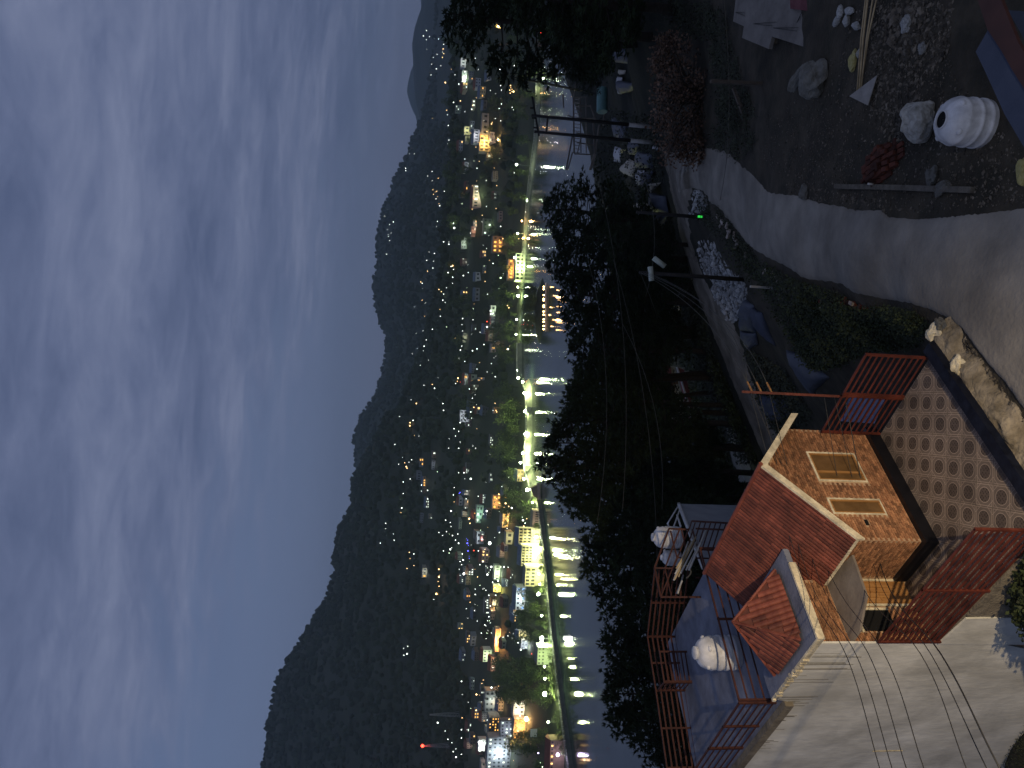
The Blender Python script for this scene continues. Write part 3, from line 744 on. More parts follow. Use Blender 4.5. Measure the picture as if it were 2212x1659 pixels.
# ---------------------------------------------------------------- water tanks
def tank(loc, r, h, label, lid=True, tilt=None, cat='water tank', group=None, ribs=3):
    t_ = thing('water_tank', loc, label, cat, group)
    P_ = [(0.01,0),(r*.97,0),(r,h*.03)]
    for k_ in range(ribs):
        z0 = h*(.10+.46*k_/ribs); P_ += [(r,z0),(r*1.035,z0+h*.02),(r*1.035,z0+h*.06),(r,z0+h*.08),(r*.985,z0+h*.12)]
    P_ += [(r,h*.62),(r*1.02,h*.65),(r*.99,h*.68),(r*.93,h*.76),(r*.80,h*.86),(r*.62,h*.925),(r*.40,h*.955),(r*.37,h*.957)]
    wob = lambda a, z: 1+ (.022*math.cos(a*8) if z > h*.66 else .004*math.cos(a*5))
    b = MB(); b.lathe(loc, P_ + ([(r*.37,h*.99),(r*.36,h*.99)] if True else []), 40, wob=wob); o1 = b.build('tank_body', M_tank, t_, True)
    if lid:
        b = MB(); b.lathe(Vector(loc)+ZZ*h*.985, [(r*.39,0),(r*.40,.03),(r*.36,.055),(r*.18,.07),(0.01,.075)], 24); b.build('lid', M_tank, t_, True)
    else:
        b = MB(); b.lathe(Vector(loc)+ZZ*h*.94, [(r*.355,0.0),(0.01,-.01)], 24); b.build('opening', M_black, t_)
        b = MB(); b.lathe(Vector(loc)+ZZ*h*.945, [(r*.37,0),(r*.39,.03),(r*.37,.055),(r*.345,.05),(r*.35,0)], 28); b.build('rim', M_tank, t_, True)
    b = MB()
    for a in (0.6, 2.2, 3.9, 5.3):
        b.lathe(Vector(loc)+Vector((math.cos(a)*r*.86, math.sin(a)*r*.86, h*.745)), [(.075,0),(.08,.04),(.05,.07),(.01,.075)], 10)
    b.build('lifting_lug', M_tank, t_, True)
    if tilt: t_.rotation_euler = tilt
    return t_
tank(W(2.17,7.75,102.85), .43, 1.12, 'white ribbed water tank with lid standing on the blue roof floor')
b = MB(); b.lathe(W(1.75,7.45,102.86)+ZZ*.62, [(.03,0),(.035,.03),(.03,.1)], 8)
tk = G(*[(2150),(268)], 99.75)
YT = hit(2163, 262)
# ================================================================ ground features
def lerp(a, b, t): return a+(b-a)*t
def poly_at(L, t):
    n = len(L)-1; i = min(int(t*n), n-1); f = t*n-i
    return (lerp(L[i][0], L[i+1][0], f), lerp(L[i][1], L[i+1][1], f))
def strip(name, L, R, n, m_, lift, mt, rag=1.5, seed=0, kind='structure', crown=.0):
    P = []
    for i in range(n+1):
        t = i/n; a = poly_at(L, t); c = poly_at(R, t); row = []
        ja = noise.noise(Vector((t*n*.45, seed, 0)))*rag + noise.noise(Vector((t*n*1.9, seed, 4)))*rag*.5; jb = noise.noise(Vector((t*n*.5, seed+9, 0)))*rag+ noise.noise(Vector((t*n*1.7, seed, 14)))*rag*.5
        pa, pc = hit(a[0], a[1]+ja), hit(c[0], c[1]+jb)
        for j in range(m_+1):
            s = j/m_; p = pa.lerp(pc, s)
            z = th(p.x, p.y)
            z = lerp(z, lerp(pa.z, pc.z, s), .55)
            p.z = max(z, th(p.x, p.y)) + lift*(1 if 0 < j < m_ else -.6) + crown*math.sin(math.pi*s); row.append(tuple(p))
        P.append(row)
    return grid_obj(name, P, mt, kind)
M_road = mat('concrete_road', (0.175,0.160,0.135), .9, scale=.7, bump=.45, bscale=9, col2=(0.285,0.262,0.222), detail=10, patch=(.28,.22))
M_track = mat('dirt_track', (0.110,0.096,0.076), .95, scale=.5, bump=.6, bscale=5, col2=(0.240,0.214,0.175), detail=10, patch=(.3,.45))
M_path = mat('faint_path', (0.085,0.085,0.075), .95, scale=.7, bump=.4, bscale=5, col2=(0.135,0.132,0.120))
RL = [(1476,420),(1500,409),(1523,414),(1554,448),(1584,490),(1618,532),(1656,556),(1706,581),(1736,603),(1820,615),(1846,634),(1903,647),(1964,657),(2013,672),(2052,691),(2082,714),(2112,755),(2143,797),(2177,835),(2212,888),(2300,985),(2500,1200)]
RR = [(1476,330),(1500,322),(1539,318),(1569,327),(1599,353),(1630,380),(1660,414),(1694,418),(1732,422),(1770,437),(1820,444),(1850,452),(1903,452),(1919,467),(1979,471),(2020,468),(2055,465),(2090,460),(2131,456),(2212,444),(2300,430),(2500,420)]
road = strip('road', RL, RR, 260, 26, .05, M_road, 3.0, 2, crown=.03)
TL = [(1440,330),(1443,370),(1447,406),(1466,490),(1478,547),(1493,607),(1523,680),(1554,756),(1584,831),(1615,905),(1650,990),(1690,1060)]
TR = [(1490,330),(1497,370),(1503,406),(1494,470),(1494,520),(1511,570),(1535,622),(1580,691),(1607,756),(1622,810),(1660,900),(1715,1000),(1750,1060)]
track = strip('dirt_track', TL, TR, 170, 14, .05, M_track, 3.5, 5)
PLL = [(1496,700),(1507,736),(1520,780),(1540,830),(1555,880),(1568,940),(1580,1000),(1600,1080),(1620,1160)]
PRR = [(1500,700),(1518,736),(1538,780),(1560,830),(1580,880),(1595,930),(1612,990),(1640,1080),(1665,1160)]
path = strip('path', PLL, PRR, 80, 7, .05, M_path, 2.0, 8)
M_stone = mat('grey_stone', (0.20,0.205,0.20), .9, scale=4, bump=.6, bscale=20, col2=(0.46,0.47,0.46), rnd=.38)
M_chips = mat('stone_chip_grey', (0.14,0.145,0.145), .9, scale=4, bump=.6, bscale=20, col2=(0.30,0.305,0.30), rnd=-.5)
M_stones = mat('rubble', (0.040,0.033,0.024), .95, scale=4, bump=.6, bscale=20, col2=(0.135,0.118,0.095), rnd=-.7)
M_boul = mat('boulder_grey', (0.10,0.098,0.085), .95, scale=2.5, bump=1.0, bscale=12, col2=(0.20,0.195,0.17))
def rock_mesh(name, m, seed, sub=1, rough=.35, flat=.6):
    b_ = bmesh.new(); bmesh.ops.create_icosphere(b_, subdivisions=sub, radius=1)
    for v in b_.verts:
        n_ = noise.noise(v.co*1.3+Vector((seed*7.1, seed, 0)))+.5*noise.noise(v.co*3+Vector((seed,0,seed*3)))
        v.co *= 1+rough*n_; v.co.z *= flat
    me = bpy.data.meshes.new(name); b_.to_mesh(me); b_.free(); me.materials.append(m); return me
def inpoly(x, y, P):
    c = False; j = len(P)-1
    for i in range(len(P)):
        if (P[i][1] > y) != (P[j][1] > y) and x < (P[j][0]-P[i][0])*(y-P[i][1])/(P[j][1]-P[i][1])+P[i][0]: c = not c
        j = i
    return c
def scatter(P, n, mind=0, rn=RN):
    xs = [p[0] for p in P]; ys = [p[1] for p in P]; out = []; tries = 0
    while len(out) < n and tries < n*40:
        tries += 1; x, y = rn.uniform(min(xs), max(xs)), rn.uniform(min(ys), max(ys))
        if not inpoly(x, y, P): continue
        if mind and any((x-a)**2+(y-b_)**2 < mind*mind for a, b_ in out): continue
        out.append((x, y))
    return out
def D4(x, y, ox, oy, s): return ((ox+x/s)/1.82278, (oy+y/s)/1.82278)
# rock pile below the road: every stone apart
RPc = [(940,740),(1060,720),(1180,800),(1290,950),(1440,1180),(1560,1300),(1640,1420),(1640,1560),(1600,1650),(1540,1800),(1440,1930),(1340,1850),(1260,1700),(1170,1560),(1140,1320),(980,1120),(940,950)]
RPc = [D4(x, y, 2500, 750, 3.6867) for x, y in RPc]
RP2 = [D4(x, y, 2500, 750, 3.6867) for x, y in [(810,60),(900,0),(1050,80),(1060,230),(960,330),(880,400),(820,330),(790,200)]]
rp = thing('rock_pile', hit(1560,590), 'long heap of broken grey stones between the concrete road and the lower track', 'rock pile')
sm = [rock_mesh('stone', M_stone, k_, 1, .5, .62) for k_ in range(4)]
cnt = 0
for P_, n_, md in ((RPc, 262, 3.9), (RP2, 38, 3.6)):
    for x, y in scatter(P_, n_, md):
        p = hit(x, y); d = depth(p); r = RN.uniform(.10,.215)*d/47
        if P_ is RP2: r *= 1.25
        inst('stone', RN.choice(sm), rp, p+ZZ*r*.30, (RN.uniform(-.7,.7), RN.uniform(-.7,.7), RN.uniform(0,6.3)), (r*RN.uniform(.8,1.5), r*RN.uniform(.6,1.0), r*RN.uniform(.7,1.2)))
b = MB()
def small_rocks(b, P_, n_, s0, s1, d0, mind=0, lift=.2):
    for x, y in scatter(P_, n_, mind):
        p = hit(x, y); r = RN.uniform(s0, s1)*(RN.random()**1.5*.8+.4); a = RN.uniform(0, 6.3)
        ax = Vector((math.cos(a), math.sin(a), RN.uniform(-.3,.3)))*r*RN.uniform(.8,1.6); ay = Vector((-math.sin(a), math.cos(a), RN.uniform(-.3,.3)))*r*RN.uniform(.6,1.0); az = Vector((RN.uniform(-.3,.3), RN.uniform(-.3,.3), 1))*r*.6
        q = p+ZZ*r*lift; k_ = len(b.v)
        b.v += [tuple(q+ax), tuple(q-ax), tuple(q+ay), tuple(q-ay), tuple(q+az), tuple(q-az)]
        b.f += [(k_,k_+2,k_+4),(k_+2,k_+1,k_+4),(k_+1,k_+3,k_+4),(k_+3,k_,k_+4),(k_+2,k_,k_+5),(k_+1,k_+2,k_+5),(k_+3,k_+1,k_+5),(k_,k_+3,k_+5)]
small_rocks(b, RPc, 1500, .07, .15, 47, 0, .5); small_rocks(b, RP2, 150, .07, .15, 47, 0, .5)
tag(b.build('stone_chips', M_chips), kind='stuff')
# rubble in the yard and beside the road
YARD = [(1640,330),(1700,400),(1830,435),(1960,462),(2212,440),(2212,330),(2120,240),(2060,160),(2040,60),(2000,0),(1860,0),(1800,120),(1700,230)]
b = MB(); small_rocks(b, YARD, 5200, .012, .05, 18); small_rocks(b, [(1880,0),(2060,0),(2050,110),(1990,190),(1930,330),(1880,240)], 1900, .02, .075, 18)
small_rocks(b, [(1900,10),(1990,5),(2010,70),(1960,130),(1910,90)], 380, .05, .13, 18)
small_rocks(b, RR[7:14]+[(1900,430),(1760,405),(1690,395)], 500, .01, .05, 20)
tag(b.build('rubble', M_stones), kind='stuff')
b = MB(); small_rocks(b, [(1650,250),(1760,230),(1860,330),(1820,410),(1700,400),(1640,340)], 2600, .008, .03, 25)
tag(b.build('gravel', M_stones), kind='stuff')
b = MB(); small_rocks(b, [(2020,690),(2090,735),(2212,905),(2212,960),(2120,830),(2020,715)], 1100, .02, .07, 16)
tag(b.build('kerbside_rubble', M_stones), kind='stuff')
# soil bank outside the kerb stones of the terrace
b = MB(); P = []
for i in range(60):
    u = -.75+5.6*i/59; row = []
    for j in range(9):
        s = j/8; v = -.752-(.50+.10*math.sin(i*.5)+.16*noise.noise(Vector((i*.3,0,5))))*s
        z = lerp(100.42, 100.18, s*s) + .10*noise.fractal(Vector((u*3.1, v*5, 9)), 1, 2, 4)*(1 if 0 < j else .2)
        row.append(tuple(W(u, v, z)))
    P.append(row)
M_bank = mat('dry_soil_bank', (0.10,0.082,0.055), .95, scale=2.5, bump=.9, bscale=14, col2=(0.30,0.255,0.185), detail=8)
grid_obj('soil_bank', P, M_bank)
RNB = random.Random(3)
for k_, (x, y, r, lb) in enumerate([(2066,790,.16,'pale lump of plaster on the soil bank beside the navy kerb'), (2030,700,.13,'grey cement lump at the far end of the navy kerb'), (2016,716,.17,'crumpled pale sack at the corner of the terrace kerb')]):
    p = G(x, y, 100.42); o = inst('plaster_lump', rock_mesh('plaster_lump', M_cream if k_ != 1 else M_boul, k_+30, 3, .6, .55), None, p, (0,0,k_), (r*1.3, r, r)); tag(o, lb, 'lump' if k_ < 2 else 'sack')

# ---- things lying in the yard
tank(hit(2124,268)-ZZ*.01, .50, 1.02, 'big white water tank without lid standing on the rubble ground', lid=False, ribs=2)
def lump(name, x, y, r, m, seed, label, cat, sc=(1,1,1), sub=3, rough=.4, flat=.8, sink=.25, rot=0, group=None):
    p = hit(x, y); o = inst(name, rock_mesh(name, m, seed, sub, rough, flat), None, p+ZZ*r*(.8-sink)*sc[2], (0,0,rot), (r*sc[0], r*sc[1], r*sc[2]))
    return tag(o, label, cat, group)
M_wrap = mat('dusty_wrapping', (0.25,0.24,0.20), .8, scale=3.0, bump=1.0, bscale=5, col2=(0.48,0.465,0.41))
lump('wrapped_bundle', 2003, 262, .46, M_wrap, 5, 'angular grey bundle wrapped in dusty sheeting beside the open tank', 'bundle', (1.0,.95,.95), 3, .42, .9, .3, .6)
M_yel = mat('yellow_bag', (0.30,0.26,0.08), .6, scale=4, bump=.8, bscale=9, col2=(0.42,0.38,0.17))
lump('bag', 1848, 132, .22, M_yel, 8, 'crumpled yellow bag lying by the bamboo poles', 'bag', (1.3,.8,.6))
lump('bag', 1858, 116, .12, M_wrap, 9, 'small pale bag lying against the yellow bag', 'bag', (1.0,.9,.7))
lump('bag', 2218, 372, .20, M_yel, 18, 'pale yellow sack at the edge of the yard near the road', 'bag', (1.4,.8,.7))
lump('boulder', 1772, 170, .58, M_boul, 12, 'big grey boulder below the concrete slab roof', 'boulder', (1.0,1.0,.75))
lump('boulder', 1730, 172, .40, M_boul, 15, 'long grey boulder on the slope, further from the yellow bag', 'boulder', (.6,1.3,.6), rot=.5)
lump('boulder', 1741, 415, .22, M_boul, 22, 'dark rounded boulder at the edge of the road by the kerb end', 'boulder', (1.2,.9,.7))
lump('boulder', 2018, 381, .19, M_boul, 23, 'light grey boulder near the near end of the kerb', 'boulder', (1.2,1,.7))
lump('boulder', 2040, 406, .19, M_boul, 27, 'brownish boulder at the near end of the kerb', 'boulder', (.8,1.3,.6))
lump('boulder', 1964, 52, .17, M_stone, 41, 'smooth pale boulder in the rubble at the right edge of the yard', 'boulder', (1.3,.9,.8))
lump('boulder', 1998, 104, .15, M_stone, 42, 'egg shaped pale boulder alone near the dark drain', 'boulder', (1.0,.7,.8))
# stack of old red bricks
M_redbrick = mat('old_red_brick', (0.045,0.013,0.008), .9, scale=9, bump=.6, bscale=40, col2=(0.10,0.030,0.018), rnd=.6)
c0 = hit(1905, 357); bs = thing('brick_stack', c0, 'low untidy stack of old red bricks behind the concrete kerb', 'brick stack')
bme = MB().box((0,0,0), (.112,0,0), (0,.053,0), (0,0,.035)).mesh('brick', M_redbrick)
dx = Vector((-.12,1,0)).normalized(); dy = Vector((1,.12,0)).normalized()
for L_ in range(4):
    for i in range(-4, 4):
        for j in range(-3, 4):
            if (i*i*.9+j*j*1.1)*.5+L_*1.6 > 8.6-RN.random()*3: continue
            p = c0+dx*(i*.24+RN.uniform(-.03,.03))+dy*(j*.15+RN.uniform(-.02,.02)); p.z = th(p.x, p.y)+.03+L_*.072
            inst('brick', bme, bs, p, (RN.uniform(-.12,.12), RN.uniform(-.12,.12), math.atan2(dx.y, dx.x)+RN.uniform(-.2,.2)+(1.57 if RN.random() < .12 else 0)))
# kerb beam with a stub of white pipe
A_, B_ = hit(1812,403), hit(2108,411); kb = thing('kerb', A_, 'straight low concrete kerb separating the yard from the road verge', 'kerb')
n_ = 14; M_kerb = mat('old_kerb', (0.075,0.066,0.052), .95, scale=4, bump=.8, bscale=20, col2=(0.15,0.135,0.11))
for k_ in range(n_):
    p, q = A_.lerp(B_, k_/n_), A_.lerp(B_, (k_+1)/n_-.004); zz = (th(p.x,p.y)+th(q.x,q.y))/2+.05; p.z = q.z = zz
    b = MB(); b.bar(p, q, .13, .17); b.build('kerb_block', M_kerb, kb)
p = hit(1896,399)+ZZ*.12; b = MB(); b.tube([p, p+ZZ*.16], .03, 8); tag(b.build('pipe_stub', M_pipe, smooth=True), 'short upright white pipe stub in the concrete kerb', 'pipe')
# bamboo poles and a board
for k_, (a_, c_, lb) in enumerate([((1344,0),(1272,525),'thin bamboo pole by the rubble, nearest the concrete slab roof'), ((1356,0),(1285,520),'thick bamboo pole lying second from the slab roof'), ((1385,20),(1296,500),'bent bamboo pole lying third from the slab roof'), ((1402,60),(1305,420),'short bamboo pole lying closest to the loose rubble')]):
    p, q = hit(*D4(*a_,2500,-60,1.4439)), hit(*D4(*c_,2500,0,1.4439))
    m_ = p.lerp(q,.5); m_.z = max(th(m_.x,m_.y), m_.z)+.12
    b = MB(); b.tube([p+ZZ*.12, m_, q+ZZ*.05], .022+.008*(k_ == 1), 7); tag(b.build('bamboo_pole', M_bam, smooth=True), lb, 'pole', 'bamboo poles lying by the rubble')
pp = [hit(*D4(x, y, 2500, 0, 1.4439)) for x, y in [(1268,552),(1395,430),(1352,602)]]
zz = max(p.z for p in pp)+.08
b = MB(); b.prism([Vector((p.x,p.y,zz)) for p in pp], ZZ*.02); tag(b.build('board', M_conc), 'triangular grey board lying at the end of the bamboo poles', 'board')
# flat slab roof on the slope (the hut below is dark)
SLc = [(170,-160),(170,0),(135,310),(290,380),(265,550),(650,710),(700,530),(1395,755),(1480,420),(1570,0),(1600,-160)]
hz_ = 98.6
SP = [G(*D4(x, y, 2850, 0, 3.6867), hz_+.14) for x, y in SLc]
M_slabroof = mat('slab_roof_concrete', (0.12,0.11,0.10), .9, scale=1.2, bump=.45, bscale=14, col2=(0.205,0.19,0.17), detail=9)
hut = thing('hut', Vector((SP[4].x, SP[4].y, 94)), 'dark roadside hut seen from above with a pale notched concrete slab roof', 'hut')
b = MB(); b.prism([p-ZZ*.14 for p in SP], ZZ*.14); b.build('roof_slab', M_slabroof, hut)
cx_ = sum((p for p in SP), Vector())/len(SP)
b = MB(); b.prism([Vector((lerp(p.x,cx_.x,.22), lerp(p.y,cx_.y,.22), 94.0)) for p in SP], ZZ*(hz_-94.002)); b.build('wall', M_soilwall, hut)
b = MB(); q = [G(*D4(x, y, 2850, 0, 3.6867), hz_+.15) for x, y in [(990,-120),(1000,130),(1390,180),(1380,-120)]]; b.prism(q, ZZ*.09)
M_maroon = mat('maroon_cloth', (0.10,0.028,0.035), .9, scale=3, bump=.6, bscale=9, col2=(0.16,0.06,0.065)); tag(b.build('mattress', M_maroon), 'maroon mattress lying on the notched concrete slab roof', 'mattress')
for k_, (a_, c_, c2_) in enumerate([((430,345),(760,320),(700,375)), ((720,405),(1080,402),(1060,450)), ((170,180),(300,185),(300,225)), ((1060,325),(1110,240),(1130,180)), ((1320,320),(1318,370),(1322,370))]):
    b = MB()
    for e_ in (c_, c2_): b.tube([G(*D4(*a_,2850,0,3.6867),hz_+.15), G(*D4(*e_,2850,0,3.6867),hz_+.19)], .009, 5)
    tag(b.build('iron_rod', M_dark), ['pair of thin rods lying in the middle of the slab roof','pair of thin rods lying nearest the slab front edge','pair of rods at the outer edge of the slab roof','dark rod beside the maroon mattress','short dark rod stub near the slab side edge'][k_], 'rod')
pl = [G(*D4(x, y, 2850, 0, 3.6867), 98.9) for x, y in [(1480,620),(1780,715),(1940,480),(1600,330),(1560,440)]]
b = MB(); b.prism([p-ZZ*.12 for p in pl], ZZ*.1); tag(b.build('concrete_slab', M_conc), 'rough brown concrete slab resting beside the hut roof', 'slab')
for k_, (x, y) in enumerate([(1725,180),(1860,160),(1680,300),(1820,300),(1960,380)]):
    p = hit(*D4(x, y, 2850, 0, 3.6867)); o = inst('boulder', rock_mesh('boulder', M_stone, 50+k_, 2, .3, .8), None, p+ZZ*.08, (0,0,k_), (.20,.11,.13)); tag(o, 'pale oblong stone lying in the dark beside the hut roof', 'stone', 'pale stones beside the hut roof')
# posts on the dark slope
for k_, (a_, c_, w_, lb) in enumerate([((430,462),(722,475),.15,'leaning weathered wooden post on the dark slope under the dry bush'), ((560,500),(620,690),.16,'rough plank lying down the dark slope below the post')]):
    q = hit(*D4(*c_,2500,0,1.4439)); d_ = depth(q); p = at(*D4(*a_,2500,0,1.4439), d_*.985)
    b = MB(); b.bar(q-ZZ*.1, p, w_, w_*.8); tag(b.build('post' if k_ == 0 else 'plank', mat('weathered_wood', (0.07,0.055,0.04), .9, scale=3, col2=(0.12,0.10,0.08), streak=(8,8,1), bump=.4)), lb, 'post' if k_ == 0 else 'plank')
# blue roof with a red border at the lower right, belonging to the house the picture is taken from
zb = 104.6
def B7(x, y): return ((3432+x/3.6867)/1.82278, (y/3.6867)/1.82278)
rb = thing('blue_sheet_roof', G(2170,160,zb), 'blue painted metal roof corner with a wide rust red border, below the viewer', 'roof')
b = MB(); pz = [B7(*q) for q in [(1690,430),(1510,750),(1640,1020),(1930,1659)]]+[(2222,335),(2222,205)]+[B7(2040,1000),B7(1900,750)]
b.prism([G(x, y, zb)-ZZ*.05 for x, y in pz], ZZ*.05); M_blueroof = mat('blue_roof_paint', (0.030,0.040,0.070), .6, scale=1.5, bump=.2, bscale=30, col2=(0.050,0.062,0.098)); b.build('roof_sheet', M_blueroof, rb)
b = MB(); pz = [B7(1500,-150),B7(1690,430),B7(1900,750),B7(2040,1000),(2222,205),(2222,128),B7(2130,600),B7(1890,0),B7(1850,-150)]
b.prism([G(x, y, zb+.03)-ZZ*.04 for x, y in pz], ZZ*.05); b.build('border', mat('rust_red_sheet', (0.035,0.013,0.010), .6, scale=2, col2=(0.060,0.024,0.018)), rb)
b = MB(); pz = [B7(1990,150),B7(2170,160),(2222,40),(2222,100)]
b.prism([G(x, y, zb-.3)-ZZ*.04 for x, y in pz], ZZ*.05); tag(b.build('roof_sheet', M_blueroof), 'small blue sheet roof strip in the very corner behind the red border', 'roof')

# ---- cloths, tarpaulins, sacks
def patch(name, pts, lift, m, label, cat, seed=0, n=12, ns=.10, group=None, sk=.02):
    A, B, C, D_ = [hit(*p) for p in pts]
    P = []
    for i in range(n+1):
        s = i/n; row = []
        for j in range(n+1):
            t = j/n; p = A.lerp(B, s).lerp(D_.lerp(C, s), t)
            z = max(th(p.x, p.y), p.z) + sk
            e_ = (math.sin(math.pi*s)*math.sin(math.pi*t))**.45 if 0 < s < 1 and 0 < t < 1 else 0
            z += lift*e_ + ns*e_*(noise.noise(Vector((s*4, t*4, seed)))+.5*noise.noise(Vector((s*11, t*11, seed))))
            row.append((p.x, p.y, z))
        P.append(row)
    b = MB(); b.v = [q for r_ in P for q in r_]; m1 = n+1
    b.f = [(i*m1+j, i*m1+j+1, (i+1)*m1+j+1, (i+1)*m1+j) for i in range(n) for j in range(n)]
    o = b.build(name, m, smooth=True)
    md = o.modifiers.new('thickness', 'SOLIDIFY'); md.thickness = .015
    return tag(o, label, cat, group)
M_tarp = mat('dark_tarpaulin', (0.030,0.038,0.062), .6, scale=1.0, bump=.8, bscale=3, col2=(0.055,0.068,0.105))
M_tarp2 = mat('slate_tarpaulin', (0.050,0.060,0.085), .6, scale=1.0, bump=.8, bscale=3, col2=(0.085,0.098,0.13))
M_sack = mat('white_sack', (0.40,0.40,0.42), .8, scale=5, bump=.9, bscale=8, col2=(0.58,0.58,0.60))
M_sackc = mat('cream_sack', (0.34,0.31,0.25), .8, scale=5, bump=.9, bscale=8, col2=(0.50,0.46,0.38))
q2 = lambda *L: [D4(x, y, 2350, 400, 3.318) for x, y in L]
q4 = lambda *L: [D4(x, y, 2500, 1150, 3.6867) for x, y in L]
q3 = lambda *L: [D4(x, y, 2500, 650, 1.4439) for x, y in L]
q1 = lambda *L: [D4(x, y, 1900, 150, 3.16) for x, y in L]
TARPS = [(q2((540,640),(720,680),(740,880),(520,890)),.7,M_tarp2,'dark blue tarpaulin mound between the white sacks, nearest the dry bush'),
 (q2((700,1190),(900,1230),(940,1450),(760,1480)),.8,M_tarp2,'broad blue tarpaulin mound just right of the thin black pole'),
 (q2((760,1490),(940,1470),(860,1680),(800,1660)),.5,M_tarp,'tarpaulin hanging down just left of the thin black pole'),
 (q2((190,180),(420,300),(400,520),(230,480)),.5,M_tarp,'dark tarpaulin spread between the twin poles'),
 (q2((430,500),(560,560),(520,700),(420,690)),.5,M_tarp,'small dark tarpaulin left of the twin poles'),
 (q2((630,920),(740,900),(700,1180),(590,1160)),.5,M_tarp,'narrow blue tarpaulin beside the long white sack'),
 (q4((520,0),(650,0),(690,250),(550,380)),.6,M_tarp2,'slate blue tarpaulin beyond the track, left of the lamp pole'),
 (q4((1600,80),(1740,200),(1760,600),(1520,560)),.5,M_tarp2,'long slate tarpaulin at the near end of the rock pile'),
 (q4((1520,560),(1760,600),(1800,760),(1650,860)),.4,M_tarp2,'lower flap of slate tarpaulin by the track edge'),
 (q4((1700,200),(1850,300),(2060,800),(1790,560)),.5,M_tarp,'dark tarpaulin ridge parallel to the slate one, next to the shrubs'),
 (q3((860,1050),(980,1080),(1110,1210),(1010,1320)),.5,M_tarp2,'blue grey tarpaulin by the shrubs, right of the red railing'),
 (q3((700,1300),(860,1330),(900,1440),(760,1470)),.4,M_tarp,'dark tarpaulin below the thin red pole'),
 (q1((1600,80),(1900,120),(1880,330),(1640,300)),.6,M_tarp,'black sheet on the slope at the far right, above the pylon foot'),
 (q1((1660,520),(1900,560),(1880,660),(1700,700)),.6,M_tarp,'black sheet beside the white plank near the pylon')]
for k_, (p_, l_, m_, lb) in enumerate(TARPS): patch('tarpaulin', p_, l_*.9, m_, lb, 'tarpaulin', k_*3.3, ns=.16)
SACKS = [(q2((240,580),(325,610),(320,800),(225,780)),.35,M_sack,'flat white sack below the twin poles'),
 (q2((430,745),(520,800),(490,990),(395,920)),.35,M_sackc,'cream crumpled sack in the middle of the row of sacks'),
 (q2((540,890),(630,900),(600,1110),(530,1090)),.4,M_sack,'long white sack with blue print beside the dark tarpaulin'),
 (q2((680,1070),(850,1060),(790,1130),(710,1200)),.25,M_sackc,'small ragged white bag at the track edge'),
 (q2((530,1330),(690,1310),(670,1420),(540,1450)),.45,M_sackc,'bulging pale sack just right of the thin black pole'),
 (q2((545,1470),(700,1480),(640,1570),(580,1620)),.35,M_sack,'grey white sack just left of the thin black pole'),
 (q2((745,570),(820,590),(800,640),(745,630)),.2,M_sack,'small white bag between bush and tarpaulin'),
 (q1((1690,480),(1745,490),(1735,700),(1690,690)),.2,M_sack,'narrow white sheet on the slope near the pylon foot'),
 (q1((1700,390),(1790,400),(1780,450),(1710,460)),.3,M_sackc,'pale crumpled bag above the narrow white sheet'),
 (q1((1740,1390),(1830,1380),(1760,1480),(1735,1470)),.12,M_yel,'orange yellow strap beside the flat white sack'),
 (q1((1520,130),(1570,140),(1590,200),(1530,200)),.3,M_sackc,'pale bag at the far right of the slope'),
 (q1((1280,130),(1350,110),(1340,330),(1270,220)),.4,mat('blue_cloth',(0.06,0.10,0.26),.7,scale=3,bump=.7,bscale=5,col2=(0.10,0.15,0.36)),'bright blue cloth on the ledge right of the pylon')]
for k_, (p_, l_, m_, lb) in enumerate(SACKS): patch('sack' if 'sack' in lb else ('bag' if 'bag' in lb else 'sheet'), p_, l_, m_, lb, 'sack' if 'sack' in lb else ('bag' if 'bag' in lb else 'cloth'), k_*5.1+2, 9, .12, sk=.06)
# loose bricks along the left road edge
M_pb = mat('pale_brick', (0.26,0.22,0.19), .9, scale=6, bump=.4, col2=(0.40,0.35,0.31), rnd=.3)
pbm = MB().box((0,0,0), (.135,0,0), (0,.06,0), (0,0,.045)).mesh('brick', M_pb)
LB = [(1030,140),(1080,190),(1228,377),(1280,505),(1300,465),(1375,565),(1370,500),(1385,655),(1400,605),(1480,712),(1470,640),(1500,805),(1525,755),(1640,940),(1930,1180),(2030,1225),(2100,1290)]
for x, y in LB:
    p = hit(*D4(x, y, 2500, 750, 3.6867)); o = inst('brick', pbm, None, p+ZZ*.12, (RN.uniform(-.3,.3), RN.uniform(-.3,.3), RN.uniform(0,3.1)), (1.15,1.1,1.1)); tag(o, 'loose pale brick set along the overgrown left edge of the concrete road', 'brick', 'loose pale bricks along the road edge')
rbm = MB().box((0,0,0), (.15,0,0), (0,.07,0), (0,0,.05)).mesh('brick', M_redbrick)
for x, y in [(1080,770),(1110,790),(1150,765),(1180,790),(1215,775),(1240,790),(1270,800),(1300,815),(1330,825),(1355,835),(1140,785),(1200,800)]:
    p = hit(*D4(x, y, 2500, 650, 1.4439)); o = inst('brick', rbm, None, p+ZZ*.12, (RN.uniform(-.3,.3), RN.uniform(-.3,.3), RN.uniform(0,3.1)), (.8,.8,.8)); tag(o, 'loose reddish brick in the shrubs beside the road, near the terrace', 'brick', 'reddish bricks in the roadside shrubs')
for x, y in [(1375,828),(1383,860),(1258,788),(1082,800)]:
    p = hit(*D4(x, y, 2500, 650, 1.4439)); o = inst('brick', pbm, None, p+ZZ*.16, (0,0,RN.uniform(0,3.1)), (.7,.8,.8)); tag(o, 'cream brick lying on top of the reddish bricks by the shrubs', 'brick', 'cream bricks on the reddish bricks')
p = hit(*D4(800,700,2500,650,1.4439)); b = MB(); b.bar(p+ZZ*.05, p+ZZ*1.15, .09); tag(b.build('marker_post', M_pipe), 'short white marker post standing in the roadside shrubs', 'post')

